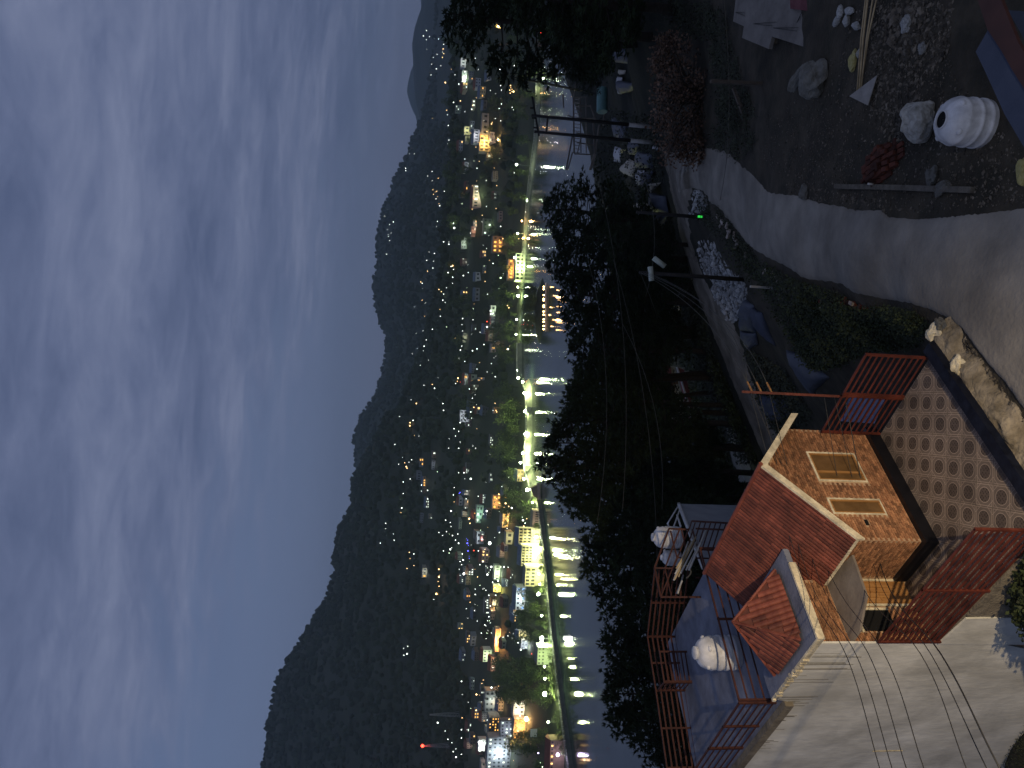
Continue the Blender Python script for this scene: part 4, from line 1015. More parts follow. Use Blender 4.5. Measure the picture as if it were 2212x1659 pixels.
# ---- poles and wires
M_pole = mat('dark_pole', (0.022,0.020,0.018), .7, var=.4, scale=4); M_wire = mat('cable', (0.02,0.02,0.02), .5, var=.2); M_wirep = mat('pale_cable', (0.07,0.066,0.05), .5, var=.2)
def vpole(name, top, base, r, label, m=M_pole, two=None):
    q = hit(*base); d = depth(q)
    # height so that the tip lies at the seen height, pole upright
    lo, hi = .5, 25
    for _ in range(30):
        m_ = (lo+hi)/2; v = q+ZZ*m_-CAM; px = 1106+FPX*v.dot(DN)/v.dot(FW)
        if px > top[0]: lo = m_
        else: hi = m_
    t_ = thing(name, q, label, 'pole'); h = lo
    b = MB(); b.tube([q-ZZ*.3, q+ZZ*h*.5, q+ZZ*h], [r*1.15, r, r*.8], 8)
    b.build('shaft', m, t_, True); return t_, q, h
def wire(name, a, c, sag, label, r=.012, m=None, group='cables across the slope', n=18):
    a, c = Vector(a), Vector(c); pts = []
    for i in range(n+1):
        t = i/n; p = a.lerp(c, t); p.z -= sag*4*t*(1-t); pts.append(p)
    b = MB(); b.tube(pts, r, 5); return tag(b.build(name, m or M_wire, smooth=True), label, 'cable', group)
t1, q, h = vpole('pole', (1375,456), (1523,470), .10, 'thin black pole with a small green light rising from the rock heap')
LEDm = emat('green_led', (0.05,1.0,0.12), .7)
b = MB(); b.box(q+ZZ*.35+Vector((0,-.14,0)), (.055,0,0), (0,.03,0), (0,0,.13)); b.build('indicator_light', LEDm, t1)
t2, q2p, h2 = vpole('lamp_pole', (1381,592), (1606,604), .10, 'black pole with two pale lamp heads rising from behind the grey stones')
for k_, (dx_, dz_, ang) in enumerate([(-.15,-.55,.15),(.45,-.95,1.0)]):
    b = MB(); c = q2p+ZZ*(h2+dz_)+Vector((dx_+.1,-.15,0)); ax = Vector((math.cos(ang)*.35,0,math.sin(ang)*.35)); b.box(c, ax, Vector((0,.12,0)), ax.cross(Vector((0,1,0))).normalized()*.10)
    b.build('lamp_head', mat('lamp_cover', (0.45,0.50,0.42), .4, var=.1), t2, True)
P2T = q2p+ZZ*(h2-.05)
ta_, qa, ha = vpole('twin_pole', (1148,251), (1416,275), .13, 'right one of two joined dark poles with white painted foot')
tb_, qb, hb_ = vpole('twin_pole', (1154,290), (1419,309), .13, 'left one of two joined dark poles with white painted foot')
for t_, q_, h_ in ((ta_, qa, ha), (tb_, qb, hb_)):
    b = MB(); b.tube([q_, q_+ZZ*h_*.22], .155, 8); b.build('painted_foot', M_pipe, t_, True)
ca = thing('cross_arm', qa+ZZ*(ha-1), 'dark cross arm assembly joining the tops of the twin poles', 'cross arm')
pa, pb_ = qa+ZZ*(ha-.3), qb+ZZ*(hb_-.3); dxy = (pb_-pa).normalized()
b = MB(); b.bar(pa-dxy*1.5, pb_+dxy*.3, .14); b.build('bar', M_pole, ca)
b = MB(); b.bar(pa-ZZ*.9, pb_-ZZ*.6, .12); b.build('bar', M_pole, ca)
for k_ in range(3):
    c = pa.lerp(pb_, -.45+k_*.6)+ZZ*.05; b = MB(); b.lathe(c, [(.03,0),(.09,.06),(.04,.12),(.09,.18),(.03,.26)], 8); b.build('insulator', M_pole, ca, True)
# lattice pylon
base = [hit(1290,160), None, None, None]; c0 = hit(1288,182); dz_ = depth(c0); hp = 0
lo, hi = 2, 30
for _ in range(30):
    m_ = (lo+hi)/2; v = c0+ZZ*m_-CAM; px = 1106+FPX*v.dot(DN)/v.dot(FW)
    if px > 1101: lo = m_
    else: hi = m_
hp = lo; py = thing('pylon', c0, 'dark lattice steel pylon standing on the ledge in front of the lake', 'pylon')
Rz = .5; cs = [Vector((math.cos(Rz+k_*math.pi/2), math.sin(Rz+k_*math.pi/2), 0)) for k_ in range(4)]
def pr(z): return lerp(1.9, .25, (z/hp)**.75)*dz_/110
for k_ in range(4):
    b = MB(); n_ = 6
    for i in range(n_):
        z0, z1 = hp*i/n_, hp*(i+1)/n_; b.bar(c0+cs[k_]*pr(z0)+ZZ*z0, c0+cs[k_]*pr(z1)+ZZ*z1, .12)
    b.build('leg', M_dark, py)
b = MB(); lv = [0]; 
for i in range(9): lv.append(min(hp, lv[-1]+hp*.17*(.86**i)))
for i in range(len(lv)-1):
    for k_ in range(4):
        a_, c_ = cs[k_], cs[(k_+1) % 4]
        b.bar(c0+a_*pr(lv[i])+ZZ*lv[i], c0+c_*pr(lv[i+1])+ZZ*lv[i+1], .055); b.bar(c0+c_*pr(lv[i])+ZZ*lv[i], c0+a_*pr(lv[i+1])+ZZ*lv[i+1], .055)
        b.bar(c0+a_*pr(lv[i+1])+ZZ*lv[i+1], c0+c_*pr(lv[i+1])+ZZ*lv[i+1], .055)
o = b.build('lattice', M_dark, py)
for z_, sd in ((.86,1),(.68,1),(.80,-1)):
    zc_ = c0+ZZ*hp*z_; e_ = Vector((sd*1.9*dz_/110,0,0)); b = MB(); b.bar(zc_, zc_+e_, .14); b.bar(zc_+ZZ*.5, zc_+e_, .07)
    b.lathe(zc_+e_-ZZ*.7, [(.05,0),(.13,.1),(.05,.2),(.13,.3),(.05,.4),(.1,.5),(.04,.7)], 7); b.build('arm', M_dark, py)
# timber frames on the ledge
M_tim = mat('pale_timber', (0.11,0.095,0.075), .9, scale=2, col2=(0.20,0.175,0.15), rnd=.3)
def fr(x, y, d): return at(*D4(x, y, 1900, 150, 3.16), d)
tf = thing('timber_frame', hit(1310,300), 'unfinished timber platform frame on stilts beyond the twin poles', 'timber frame')
g0 = hit(1312,300); dT = depth(g0)
BMS = [((1000,700),(1010,870),.16,0),((1130,740),(1140,1430),.2,0),((1240,1180),(1180,1430),.14,.5),((1380,1060),(1400,1440),.2,1.0),((1450,1080),(1400,1440),.16,1.0),((1120,1210),(1040,1640),.2,0),((1120,1420),(1060,1640),.16,0),
 ((1160,840),(1350,845),.14,0),((1150,1000),(1390,1000),.14,0),((1160,1180),(1360,1210),.14,0),((1175,1300),(1380,1330),.14,0),((1140,1440),(1380,1450),.14,0),((1120,740),(1300,735),.14,0),
 ((1140,990),(1060,960),.12,.2),((1340,830),(1420,1060),.15,.8),((1520,880),(1500,1090),.14,1.0),((1400,1440),(1340,1640),.3,1.0),((1170,890),(1230,890),.12,.2),((1290,740),(1285,1000),.12,.5),((1290,1010),(1290,1430),.12,.5),((1215,740),(1225,1430),.12,.3)]
for a_, c_, w_, f_ in BMS:
    b = MB(); d_ = dT*(1-.10*f_); b.bar(fr(*a_,d_), fr(*c_,d_), w_); b.build('beam', M_tim, tf)
for k_ in range(16):
    y_ = 760+k_*44; b = MB(); b.bar(fr(1150,y_,dT), fr(1205,y_+8,dT*.97), .10); b.build('plank', M_tim, tf)
tf2 = thing('timber_frame', hit(1300,235), 'low timber deck frame beside the pylon foot, right of the platform', 'timber frame')
for a_, c_, w_ in [((1050,390),(1215,400),.2),((1105,90),(1040,350),.18),((1050,350),(1030,440),.16),((1210,230),(1200,440),.16),((1090,370),(1150,375),.1),((1090,420),(1150,410),.1),((1300,0),(1230,380),.25),((1100,430),(1240,440),.16),((1180,460),(1170,600),.14),((1130,740),(1180,460),.14)]:
    b = MB(); b.bar(fr(*a_,dT), fr(*c_,dT), w_); b.build('beam', M_tim, tf2)
# teal drum on its side
cT = fr(1488,775,dT*.86); cT.z = th(cT.x, cT.y)+.8
e_ = Vector((1,.15,0)).normalized(); b = MB(); rr = .55*dT/95
b.tube([cT-e_*1.25*dT/95, cT-e_*1.2*dT/95, cT+e_*1.2*dT/95, cT+e_*1.25*dT/95], [rr*.9, rr, rr, rr*.9], 18); v_ = fr(1488,775,dT*.86)
o = b.build('drum', mat('teal_plastic', (0.10,0.21,0.20), .5, var=.1), None, False); o.location += v_-cT; tag(o, 'large pale teal drum lying on its side on the ledge', 'drum')

# cables: from the red service pole over the roof towards the viewer, others across the slope
ends = [(1960,1780),(1900,1780),(1830,1780),(1762,1780),(1650,1780)]
def near_end(x, y, d): return at(x, y, d)
WS = [((3232+640/2.765)/1.82278,(2574+1244/2.765)/1.82278),((3232+775/2.765)/1.82278,1659),((3232+930/2.765)/1.82278,1659),((3232+1120/2.765)/1.82278,1659),((3232+1583/2.765)/1.82278,1659),((3232+1765/2.765)/1.82278,(2574+1165/2.765)/1.82278),((3232+1860/2.765)/1.82278,(2574+1080/2.765)/1.82278)]
TOPS = [((3232+268/2.765)/1.82278,2574/1.82278),((3232+378/2.765)/1.82278,2574/1.82278),((3232+518/2.765)/1.82278,2574/1.82278),((3232+688/2.765)/1.82278,2574/1.82278),((3232+1085/2.765)/1.82278,2574/1.82278),((3232+1195/2.765)/1.82278,2574/1.82278),((3232+1305/2.765)/1.82278,2574/1.82278)]
AP_ = [D4(690,370,2500,1300,1.4439),D4(700,380,2500,1300,1.4439),D4(740,380,2500,1300,1.4439),D4(790,380,2500,1300,1.4439),D4(900,560,2500,1300,1.4439),D4(1060,570,2500,1300,1.4439),D4(1080,570,2500,1300,1.4439)]
LBW = ['uppermost','second','third','fourth','fifth','sixth','lowest']
for k_ in range(7):
    st = ARM[k_ % 3].copy() if k_ < 4 else W(-.45,.96,103.3-.25*k_)
    mid = at(*TOPS[k_], 13.0-.2*k_); e_x = WS[k_]; ex2 = (e_x[0]+(e_x[0]-TOPS[k_][0])*.9, e_x[1]+(e_x[1]-TOPS[k_][1])*.9)
    pts = [st, at(lerp(AP_[k_][0], TOPS[k_][0], .5), lerp(1060, TOPS[k_][1], .5), 17.5), mid, at(*WS[k_], 10.6-.2*k_), at(*ex2, 9.2)]
    # smooth curve through the points
    out = []
    for i in range(len(pts)-1):
        p0, p1, p2_, p3 = pts[max(i-1,0)], pts[i], pts[i+1], pts[min(i+2,len(pts)-1)]
        for s in range(10):
            t = s/10; out.append(.5*((2*p1)+(p2_-p0)*t+(2*p0-5*p1+4*p2_-p3)*t*t+(3*p1-p0-3*p2_+p3)*t**3))
    out.append(pts[-1])
    b = MB(); b.tube(out, .007 if k_ < 6 else .011, 5); tag(b.build('cable', M_wire, smooth=True), LBW[k_]+' of the thin black cables sagging in front of the white wall', 'cable', 'cables in front of the white wall')
for k_, (x, y) in enumerate([(1690,1245),(1640,980),(1500,1000),(1590,860)]):
    pass
wire('cable', P2T, hit(1462,780)+ZZ*3, .8, 'cable from the lamp pole down to the red roofed cottage', .018, M_wirep)
for k_ in range(4):
    wire('cable', P2T-ZZ*.15*k_, ARM[k_ % 3], .7+.15*k_, ['highest','second','third','lowest'][k_]+' pale cable from the lamp pole to the red service pole', .008, M_wirep)
wire('cable', at(1563,-20,22), at(1529,517,47), .6, 'yellowish cable crossing in front of the road into the shrubs', .012, M_wirep)
for k_, (a_, c_) in enumerate([((1290,380),(1345,1100)),((1325,560),(1420,1330)),((1345,700),(1430,1100)),((1372,340),(1395,640)),((1270,560),(1290,1130))]):
    wire('cable', at(a_[0],a_[1],50), at(c_[0],c_[1],40), .8, ['cable crossing the pine crowns at half height','double cable sagging over the dark pines towards the tank roof','lower cable passing the pines above the cottage','cable over the sacks beyond the twin poles','highest cable in front of the pine tops'][k_], .012, M_wirep)
# ================================================================ plants near the viewer
M_bark = mat('pine_bark', (0.022,0.017,0.013), .95, scale=4, bump=.6, col2=(0.045,0.036,0.028))
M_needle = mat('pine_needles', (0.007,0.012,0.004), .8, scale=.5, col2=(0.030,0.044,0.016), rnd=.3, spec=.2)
def tuft(V, F, c, dirv, L, n, w, rn):
    for _ in range(n):
        d = (dirv*.7 + Vector((rn.uniform(-1,1), rn.uniform(-1,1), rn.uniform(-.7,1)))).normalized()
        s = d.cross(Vector((rn.uniform(-1,1), rn.uniform(-1,1), rn.uniform(-1,1)))).normalized()*w
        k_ = len(V); e_ = c+d*L*rn.uniform(.7,1.15)
        V += [tuple(c-s*.5), tuple(c+s*.5), tuple(e_)]; F.append((k_, k_+1, k_+2))
def pine_proto(seed, H=14.0, R=3.1, c0=.38):
    rn = random.Random(seed); cr_ = MB(); limbs = MB(); trunk = MB()
    tp = [Vector((noise.noise(Vector((seed, i*.4, 0)))*.35, noise.noise(Vector((seed+5, i*.4, 0)))*.35, H*i/8)) for i in range(9)]; tp[0] = Vector((0,0,-.6))
    trunk.tube(tp, [.24, .22, .20, .18, .155, .13, .10, .06, .02], 8)
    V, F = cr_.v, cr_.f
    nb = 34
    for i in range(nb):
        t = c0 + (1-c0)*(i+.5)/nb; z = H*t
        k_ = (t-c0)/(1-c0); rad = R*math.sin(math.pi*(.16+.80*k_))**.7*(.6+.5*rn.random())
        a = i*2.4+rn.uniform(-.4,.4); d = Vector((math.cos(a), math.sin(a), rn.uniform(-.1,.35)))
        b0 = tp[min(8,int(t*8))].copy(); b0.z = z-.2*rad; e_ = b0+d*rad; m_ = b0.lerp(e_,.55)+Vector((0,0,-.12*rad))
        limbs.tube([b0, m_, e_], [.065, .04, .015], 5)
        for j in range(4 if rad > 1.2 else 3):
            cc = m_.lerp(e_, j/3)+Vector((rn.uniform(-.5,.5), rn.uniform(-.5,.5), rn.uniform(.0,.45))); cr = rn.uniform(.42,.85)
            for q in range(13):
                u = Vector((rn.gauss(0,1), rn.gauss(0,1), rn.gauss(0,1)+.35)).normalized()
                tuft(V, F, cc+u*cr*rn.uniform(.35,.95), u, .34, 7, .13, rn)
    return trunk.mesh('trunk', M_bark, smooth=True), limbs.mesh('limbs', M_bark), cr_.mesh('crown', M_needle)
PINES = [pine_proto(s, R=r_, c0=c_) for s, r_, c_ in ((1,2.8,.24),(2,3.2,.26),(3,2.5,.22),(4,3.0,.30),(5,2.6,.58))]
TREES = [(1156,450,78,1),(1180,510,70,.8),(1165,567,62,1),(1188,632,60,1),(1196,690,64,.9),(1212,745,60,.9),(1222,806,64,1),(1205,860,60,.9),(1176,905,58,1),(1163,955,58,1),(1146,1008,57,1),(1190,1062,56,.9),(1200,1085,60,.8),(1258,1120,56,.9),(1244,1165,55,1),(1237,1216,55,1.1),(1262,1290,54,1),(1318,1322,52,.8),(1299,1368,53,1),(1281,1400,54,1.1),(1290,1450,54,.9),(1287,1500,52,1.1),(1291,1557,52,1),(1345,1600,48,.9),(1388,1640,46,1),(1420,1690,46,1),
 (1262,470,66,.9),(1290,545,60,1),(1280,640,64,1),(1300,720,66,.9),(1295,800,68,1),(1288,880,62,1),(1278,960,60,1),(1285,1040,58,1),(1330,1120,54,.9),(1335,1190,52,.9),(1345,1260,50,.9),(1370,1340,48,.8),(1380,1430,48,.9),(1395,1520,46,.9),
 (1372,520,56,.7),(1368,610,60,.7),(1345,845,72,.9),(1350,960,66,.9),(1390,1050,60,.8),(1400,1130,52,.7),
 (1070,-20,46,1.5),(940,25,52,1.6),(1150,70,58,1.0),(1185,20,60,1.1),(1010,-70,50,1.5),(1230,95,70,.8),(1215,130,85,.7)]
PLBL = {}
NT = len(TREES)
def place_tree(k_, x, y, d, s):
    top = at(x, y, d); gz = th(top.x, top.y); H = max(5, top.z-gz-1.0)
    return top, gz, H
TLB = ['tall pine at the right end of the pine row, nearest the timber platform','slim pine just left of the rightmost tall one','pine crown covering the orange reflections on the water','pine below the floodlit lakeside building','thin crowned pine right of the open water','pine at the right bank of the visible water patch','low topped pine in the dip below the lake wall','pine left of the dip in the tree line','round pine in front of the curved lake wall','broad pine reaching over the lake wall lamps','highest pine of the row, below the end of the lake wall','pine with drooping edge left of the highest one','small pine between the highest pine and the water gap','pine at the water gap beside the arcade reflections','round topped pine left of the water gap','wide rounded pine below the arcaded building','wide pine sloping down to the left','low pine in the second water gap','dark pine left of the second gap','tall broad pine below the copper coloured reflection','pine between the two broad left ones','broad pine below the white reflection','pine under the golden reflection','pine stepping down towards the left edge','low pine near the left edge of the lake','lowest pine at the left edge behind the roof railing']
for k_, (x, y, d, s) in enumerate(TREES):
    top, gz, H = place_tree(k_, x, y, d, s); pt, pl_, pc = PINES[4 if (770 < y < 955 and x > 1200) else k_ % 4]
    if k_ < len(TLB): lb, g_ = TLB[k_], 'pines standing in front of the lake'
    elif k_ < 46: lb, g_ = 'dark pine standing inside the pine wood below the front tree line', 'pines inside the wood below the tree line'
    else: lb, g_ = 'black pine crown hanging into the upper right corner of the view', 'dark pines at the right edge'
    t_ = thing('pine_tree', Vector((top.x, top.y, gz)), lb, 'tree', g_); t_.rotation_euler = (0,0,k_*2.1); t_.scale = (s*d/58 if d > 50 else s*.95,)*2+(H/14,)
    for nm, me in (('trunk', pt), ('limbs', pl_), ('crown', pc)):
        o = bpy.data.objects.new(nm, me); COL.objects.link(o); o.parent = t_
# leafy cover: many small leaves on the overgrown slopes
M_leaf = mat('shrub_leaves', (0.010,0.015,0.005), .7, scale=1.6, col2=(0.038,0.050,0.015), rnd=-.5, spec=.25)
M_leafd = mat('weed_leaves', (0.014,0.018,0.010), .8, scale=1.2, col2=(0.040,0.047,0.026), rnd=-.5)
M_dry = mat('dry_leaves', (0.060,0.030,0.018), .8, scale=1.5, col2=(0.150,0.095,0.062), rnd=-.6)
def leaf(b, p, n_, L, w, rn):
    for _ in range(n_):
        d = Vector((rn.uniform(-1,1), rn.uniform(-1,1), rn.uniform(-.3,.9))).normalized(); s = d.cross(Vector((rn.uniform(-.5,.5), rn.uniform(-.5,.5), 1))).normalized()*w
        q = p+Vector((rn.uniform(-1,1), rn.uniform(-1,1), rn.uniform(-1,1)))*L*1.2; k_ = len(b.v)
        b.v += [tuple(q), tuple(q+d*L*.5+s), tuple(q+d*L), tuple(q+d*L*.5-s)]; b.f.append((k_, k_+1, k_+2, k_+3))
def cover(name, polys, n_, hmax, L, m, per=3, seed=5, w=.35):
    rn = random.Random(seed); b = MB()
    for P_, f_ in polys:
        for x, y in scatter(P_, int(n_*f_), 0, rn):
            p = hit(x, y); sc_ = min(1.9, max(.4, depth(p)/42)); hh = hmax*max(0, .45+1.1*noise.noise(Vector((p.x*.6, p.y*.6, seed))))
            leaf(b, p+ZZ*rn.random()*hh, per, L*sc_*rn.uniform(.6,1.3), L*sc_*w, rn)
    return tag(b.build(name, m, loc=(0,0,0)), kind='stuff')
SH1 = [(1590,500),(1640,560),(1700,592),(1740,612),(1800,628),(1850,655),(1900,665),(1975,668),(2010,700),(1995,750),(1870,762),(1800,800),(1740,790),(1700,700),(1650,620),(1600,575)]
SH1b = [(1730,640),(1860,670),(1990,680),(1995,745),(1880,760),(1820,790),(1760,800),(1720,720)]
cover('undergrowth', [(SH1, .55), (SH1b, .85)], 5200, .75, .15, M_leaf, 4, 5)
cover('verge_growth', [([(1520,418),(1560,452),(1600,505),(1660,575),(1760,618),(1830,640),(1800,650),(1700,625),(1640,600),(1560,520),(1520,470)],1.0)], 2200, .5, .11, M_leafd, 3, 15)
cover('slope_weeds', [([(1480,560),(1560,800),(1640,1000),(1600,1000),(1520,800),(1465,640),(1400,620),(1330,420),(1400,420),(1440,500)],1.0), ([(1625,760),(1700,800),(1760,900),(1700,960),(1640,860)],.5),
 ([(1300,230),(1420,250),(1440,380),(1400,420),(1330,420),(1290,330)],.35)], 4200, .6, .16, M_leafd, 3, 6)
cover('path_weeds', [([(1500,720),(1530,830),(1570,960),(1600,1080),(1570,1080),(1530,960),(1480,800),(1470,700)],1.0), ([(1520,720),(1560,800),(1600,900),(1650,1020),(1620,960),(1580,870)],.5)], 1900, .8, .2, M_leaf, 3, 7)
rn8 = random.Random(8); b = MB()
for _ in range(1500):
    u, v = rn8.uniform(4.34,5.4), rn8.uniform(-.6,2.1); p = W(u, v, 0); p.z = th(p.x, p.y)+rn8.random()*.32*(.4+max(0,noise.noise(Vector((u*2, v*2, 0)))+.4)); leaf(b, p, 4, .085*rn8.uniform(.6,1.3), .034, rn8)
tag(b.build('corner_weeds', M_leaf, loc=(0,0,0)), kind='stuff')
cover('corner_dry_weeds', [([(2110,1700),(2140,1640),(2230,1545),(2230,1700)],1.0)], 900, .35, .08, M_leafd, 3, 9)
cover('slope_dark_growth', [([(1565,20),(1600,150),(1640,250),(1560,300),(1540,140),(1530,20)],.7), ([(1440,0),(1540,0),(1550,80),(1420,100),(1330,110),(1300,0)],1.0), ([(1560,200),(1640,300),(1600,350),(1545,320)],.3)], 2300, .5, .13, M_leafd, 3, 10)
# bush with brown leaves by the hairpin
bc = hit(1515,215); db = depth(bc); rn = random.Random(12)
bush = thing('dry_bush', bc, 'large half dry bush with reddish brown leaves at the road bend', 'bush')
b = MB(); lv_ = MB()
for i in range(30):
    x = rn.uniform(1425,1500); y = 85+i*9+rn.uniform(-8,8); x += 26*math.sin(i*.35)
    e_ = at(x, y, db+rn.uniform(-1.8,1.2)); m_ = bc.lerp(e_,.5)+Vector((rn.uniform(-.3,.3), 0, .3)); b.tube([bc+Vector((rn.uniform(-.3,.3),rn.uniform(-.3,.3),-.2)), m_, e_], [.07,.045,.015], 5)
b.build('branches', M_bark, bush)
LOB = [(1462,120,1.35),(1470,175,1.5),(1480,235,1.5),(1492,290,1.4),(1500,330,1.0),(1445,200,1.2),(1440,265,1.15),(1515,190,1.1),(1520,260,1.15),(1430,140,1.0),(1458,320,1.1),(1530,300,.8),(1440,95,.8)]
for x, y, r_ in LOB:
    cc = at(x, y, db+rn.uniform(-1,1)); r_ *= db/45*.86
    for _ in range(230):
        u = Vector((rn.gauss(0,1), rn.gauss(0,1), rn.gauss(0,1))).normalized()*r_*rn.random()**.4
        leaf(lv_, cc+u, 2, .20*db/45, .075*db/45, rn)
lv_.build('leaves', M_dry, bush)
# cottage in the pines and the plain white building behind the brick room
M_cwall = mat('cottage_cream', (0.33,0.32,0.24), .9, var=.12, scale=3); M_croof = mat('cottage_red_roof', (0.11,0.035,0.028), .7, scale=3, col2=(0.17,0.055,0.045))
ct = thing('cottage', hit(1505,850), 'cream cottage with dark red roofs half hidden among the pine trunks', 'house')
def c6(x, y, d): return at((2550+x/2.765)/1.82278, (1300+y/2.765)/1.82278, d)
dC = depth(hit(1505,850))
def quadprism(pl, dep, nm, m, par=ct):
    b = MB(); n_ = (Vector((0.1,1,0))).normalized(); b.prism(pl, n_*dep); return b.build(nm, m, par)
quadprism([c6(410,450,dC), c6(470,1010,dC), c6(640,1040,dC), c6(600,450,dC)], 5, 'wall', M_cwall)
quadprism([c6(330,405,dC-.9), c6(400,430,dC-.9), c6(560,1120,dC-.9), c6(500,1125,dC-.9)], .6, 'porch_roof', M_croof)
quadprism([c6(245,395,dC+2), c6(310,400,dC+2), c6(520,1120,dC+2), c6(215,1060,dC+2)], 5, 'wall', M_cwall)
quadprism([c6(205,380,dC+1.6), c6(250,395,dC+1.6), c6(300,760,dC+1.6), c6(190,1080,dC+1.6), c6(85,790,dC+1.6)], 5.6, 'roof', M_croof)
for a_, c_ in (((320,400),(355,520)),((370,560),(440,790)),((430,780),(520,1120))):
    b = MB(); b.bar(c6(*a_,dC-1.0), c6(*c_,dC-1.0), .16); b.build('white_trim', M_pipe, ct)
for a_ in ((280,470,330,590),(420,1000,470,1090),(480,620,560,690)):
    b = MB(); b.prism([c6(a_[0],a_[1],dC-.02), c6(a_[2],a_[1],dC-.02), c6(a_[2],a_[3],dC-.02), c6(a_[0],a_[3],dC-.02)], Vector((0,-.05,0))); b.build('window', M_glass, ct)
wb = thing('white_building', at(1600,1115,42), 'plain grey white building rising behind the tiled gable roof', 'building')
c7_ = lambda x, y, d: at((2550+x/5.53)/1.82278, (1900+y/5.53)/1.82278, d)
b = MB(); p0, p1 = c7_(690,462,40), c7_(900,1000,35.5); p2 = p1+(p1-p0)*1.2; b.prism([p0, Vector((p0.x,p0.y,88)), Vector((p2.x,p2.y,86)), p2], Vector((-.12,.25,0))); b.build('wall', mat('pale_wall', (0.26,0.27,0.28), .9, scale=1.2, col2=(0.33,0.34,0.35), bump=.2), wb)
b = MB(); b.bar(p0+ZZ*.03, p2+ZZ*.03, .12); b.build('roof_edge', M_pipe, wb)
cab = thing('clothes_rack', c7_(560,900,34), 'white folding frame with crossed struts on the white building', 'rack')
for a_, c_ in (((640,550),(440,880)),((440,880),(470,990)),((700,580),(570,950)),((640,700),(720,960)),((690,470),(880,990))):
    b = MB(); b.bar(c7_(*a_,34), c7_(*c_,33.5), .06 if a_[0] != 640 or a_[1] != 550 else .22, .05); b.build('bar', M_tank, cab)
for (x, y, r_, h_, tl, lb) in [(520,1200,.36,.95,(0,.12,0),'large ribbed white tank behind the stair railing braces'), (500,1640,.26,.6,(0,.1,0),'smaller white tank just left of the large ribbed one')]:
    c = c7_(x+190, y, 27.5); tank(c, r_, h_, lb, True, None, ribs=6)
# ================================================================ the far shore
rn6 = random.Random(21)
M_fleaf = mat('shore_foliage', (0.050,0.070,0.022), .85, scale=.25, col2=(0.110,0.150,0.050), rnd=.35)
M_wood_far = mat('wooded_hillside', (0.014,0.020,0.011), .95, scale=.05, col2=(0.034,0.044,0.024), rnd=-.4)
def broad_proto(seed, tall=1.0):
    rn = random.Random(seed); b = MB()
    for i in range(16):
        a = rn.uniform(0,6.3); z = rn.uniform(2.2,8.5*tall); rr = 3.0*math.sin(math.pi*min(1,(z/(9.6*tall))))**.6*rn.uniform(.3,1)
        cc = Vector((math.cos(a)*rr, math.sin(a)*rr, z))
        for q in range(26):
            u = Vector((rn.gauss(0,1), rn.gauss(0,1), rn.gauss(0,1))).normalized()*rn.uniform(.7,1.35); leaf(b, cc+u, 1, .95, .32, rn)
    tr = MB(); tr.tube([(0,0,-1),(0,0,4)], [.3,.18], 5)
    return tr.mesh('trunk', M_bark), b.mesh('crown', M_fleaf)
BP = [broad_proto(31), broad_proto(32), broad_proto(33, 1.35), broad_proto(34, 1.6)]
WLL = [(1175,0),(1172,150),(1161,300),(1148,400),(1140,480),(1133,600),(1127,700),(1127,815),(1148,835),(1150,900),(1146,970),(1150,1015),(1164,1062),(1172,1100),(1178,1150),(1188,1230),(1194,1300),(1201,1370),(1212,1450),(1223,1540),(1234,1620),(1250,1740)]
WLY = [a[1] for a in WLL]; WLX = [a[0] for a in WLL]
# buildings --------------------------------------------------------
WALLM = {n_: mat('wall_'+n_, c, .9, var=.12, scale=.4, bump=.1) for n_, c in dict(cream=(.50,.45,.30), white=(.52,.53,.52), grey=(.25,.26,.27), dark=(.10,.10,.10), brown=(.24,.17,.12), green=(.40,.46,.34), rose=(.42,.30,.27)).items()}
ROOFM = {'flat': mat('flat_roof', (.14,.14,.14), .9, var=.2, scale=.4), 'tin': mat('tin_roof', (.10,.13,.18), .6, var=.2, scale=.4), 'red': mat('rusty_roof', (.16,.055,.04), .8, var=.2, scale=.4)}
WINM = {'warm': emat('lit_window_warm', (1.0,.62,.20), 2.6), 'gold': emat('lit_window_gold', (1.0,.50,.10), 2.2), 'white': emat('lit_window_white', (.85,.97,.80), 1.8), 'blue': emat('lit_window_blue', (.30,.55,1.0), 1.6), 'off': mat('unlit_window', (.012,.014,.016), .3, var=.2)}
CLEAR = []
wcache = {}; b_shore = [False]
def win_mesh(w, h, key):
    k_ = (round(w,1), round(h,1), key)
    if k_ not in wcache: wcache[k_] = MB().box((0,0,0), (k_[0]/2,0,0), (0,.06,0), (0,0,k_[1]/2)).mesh('window', WINM[key])
    return wcache[k_]
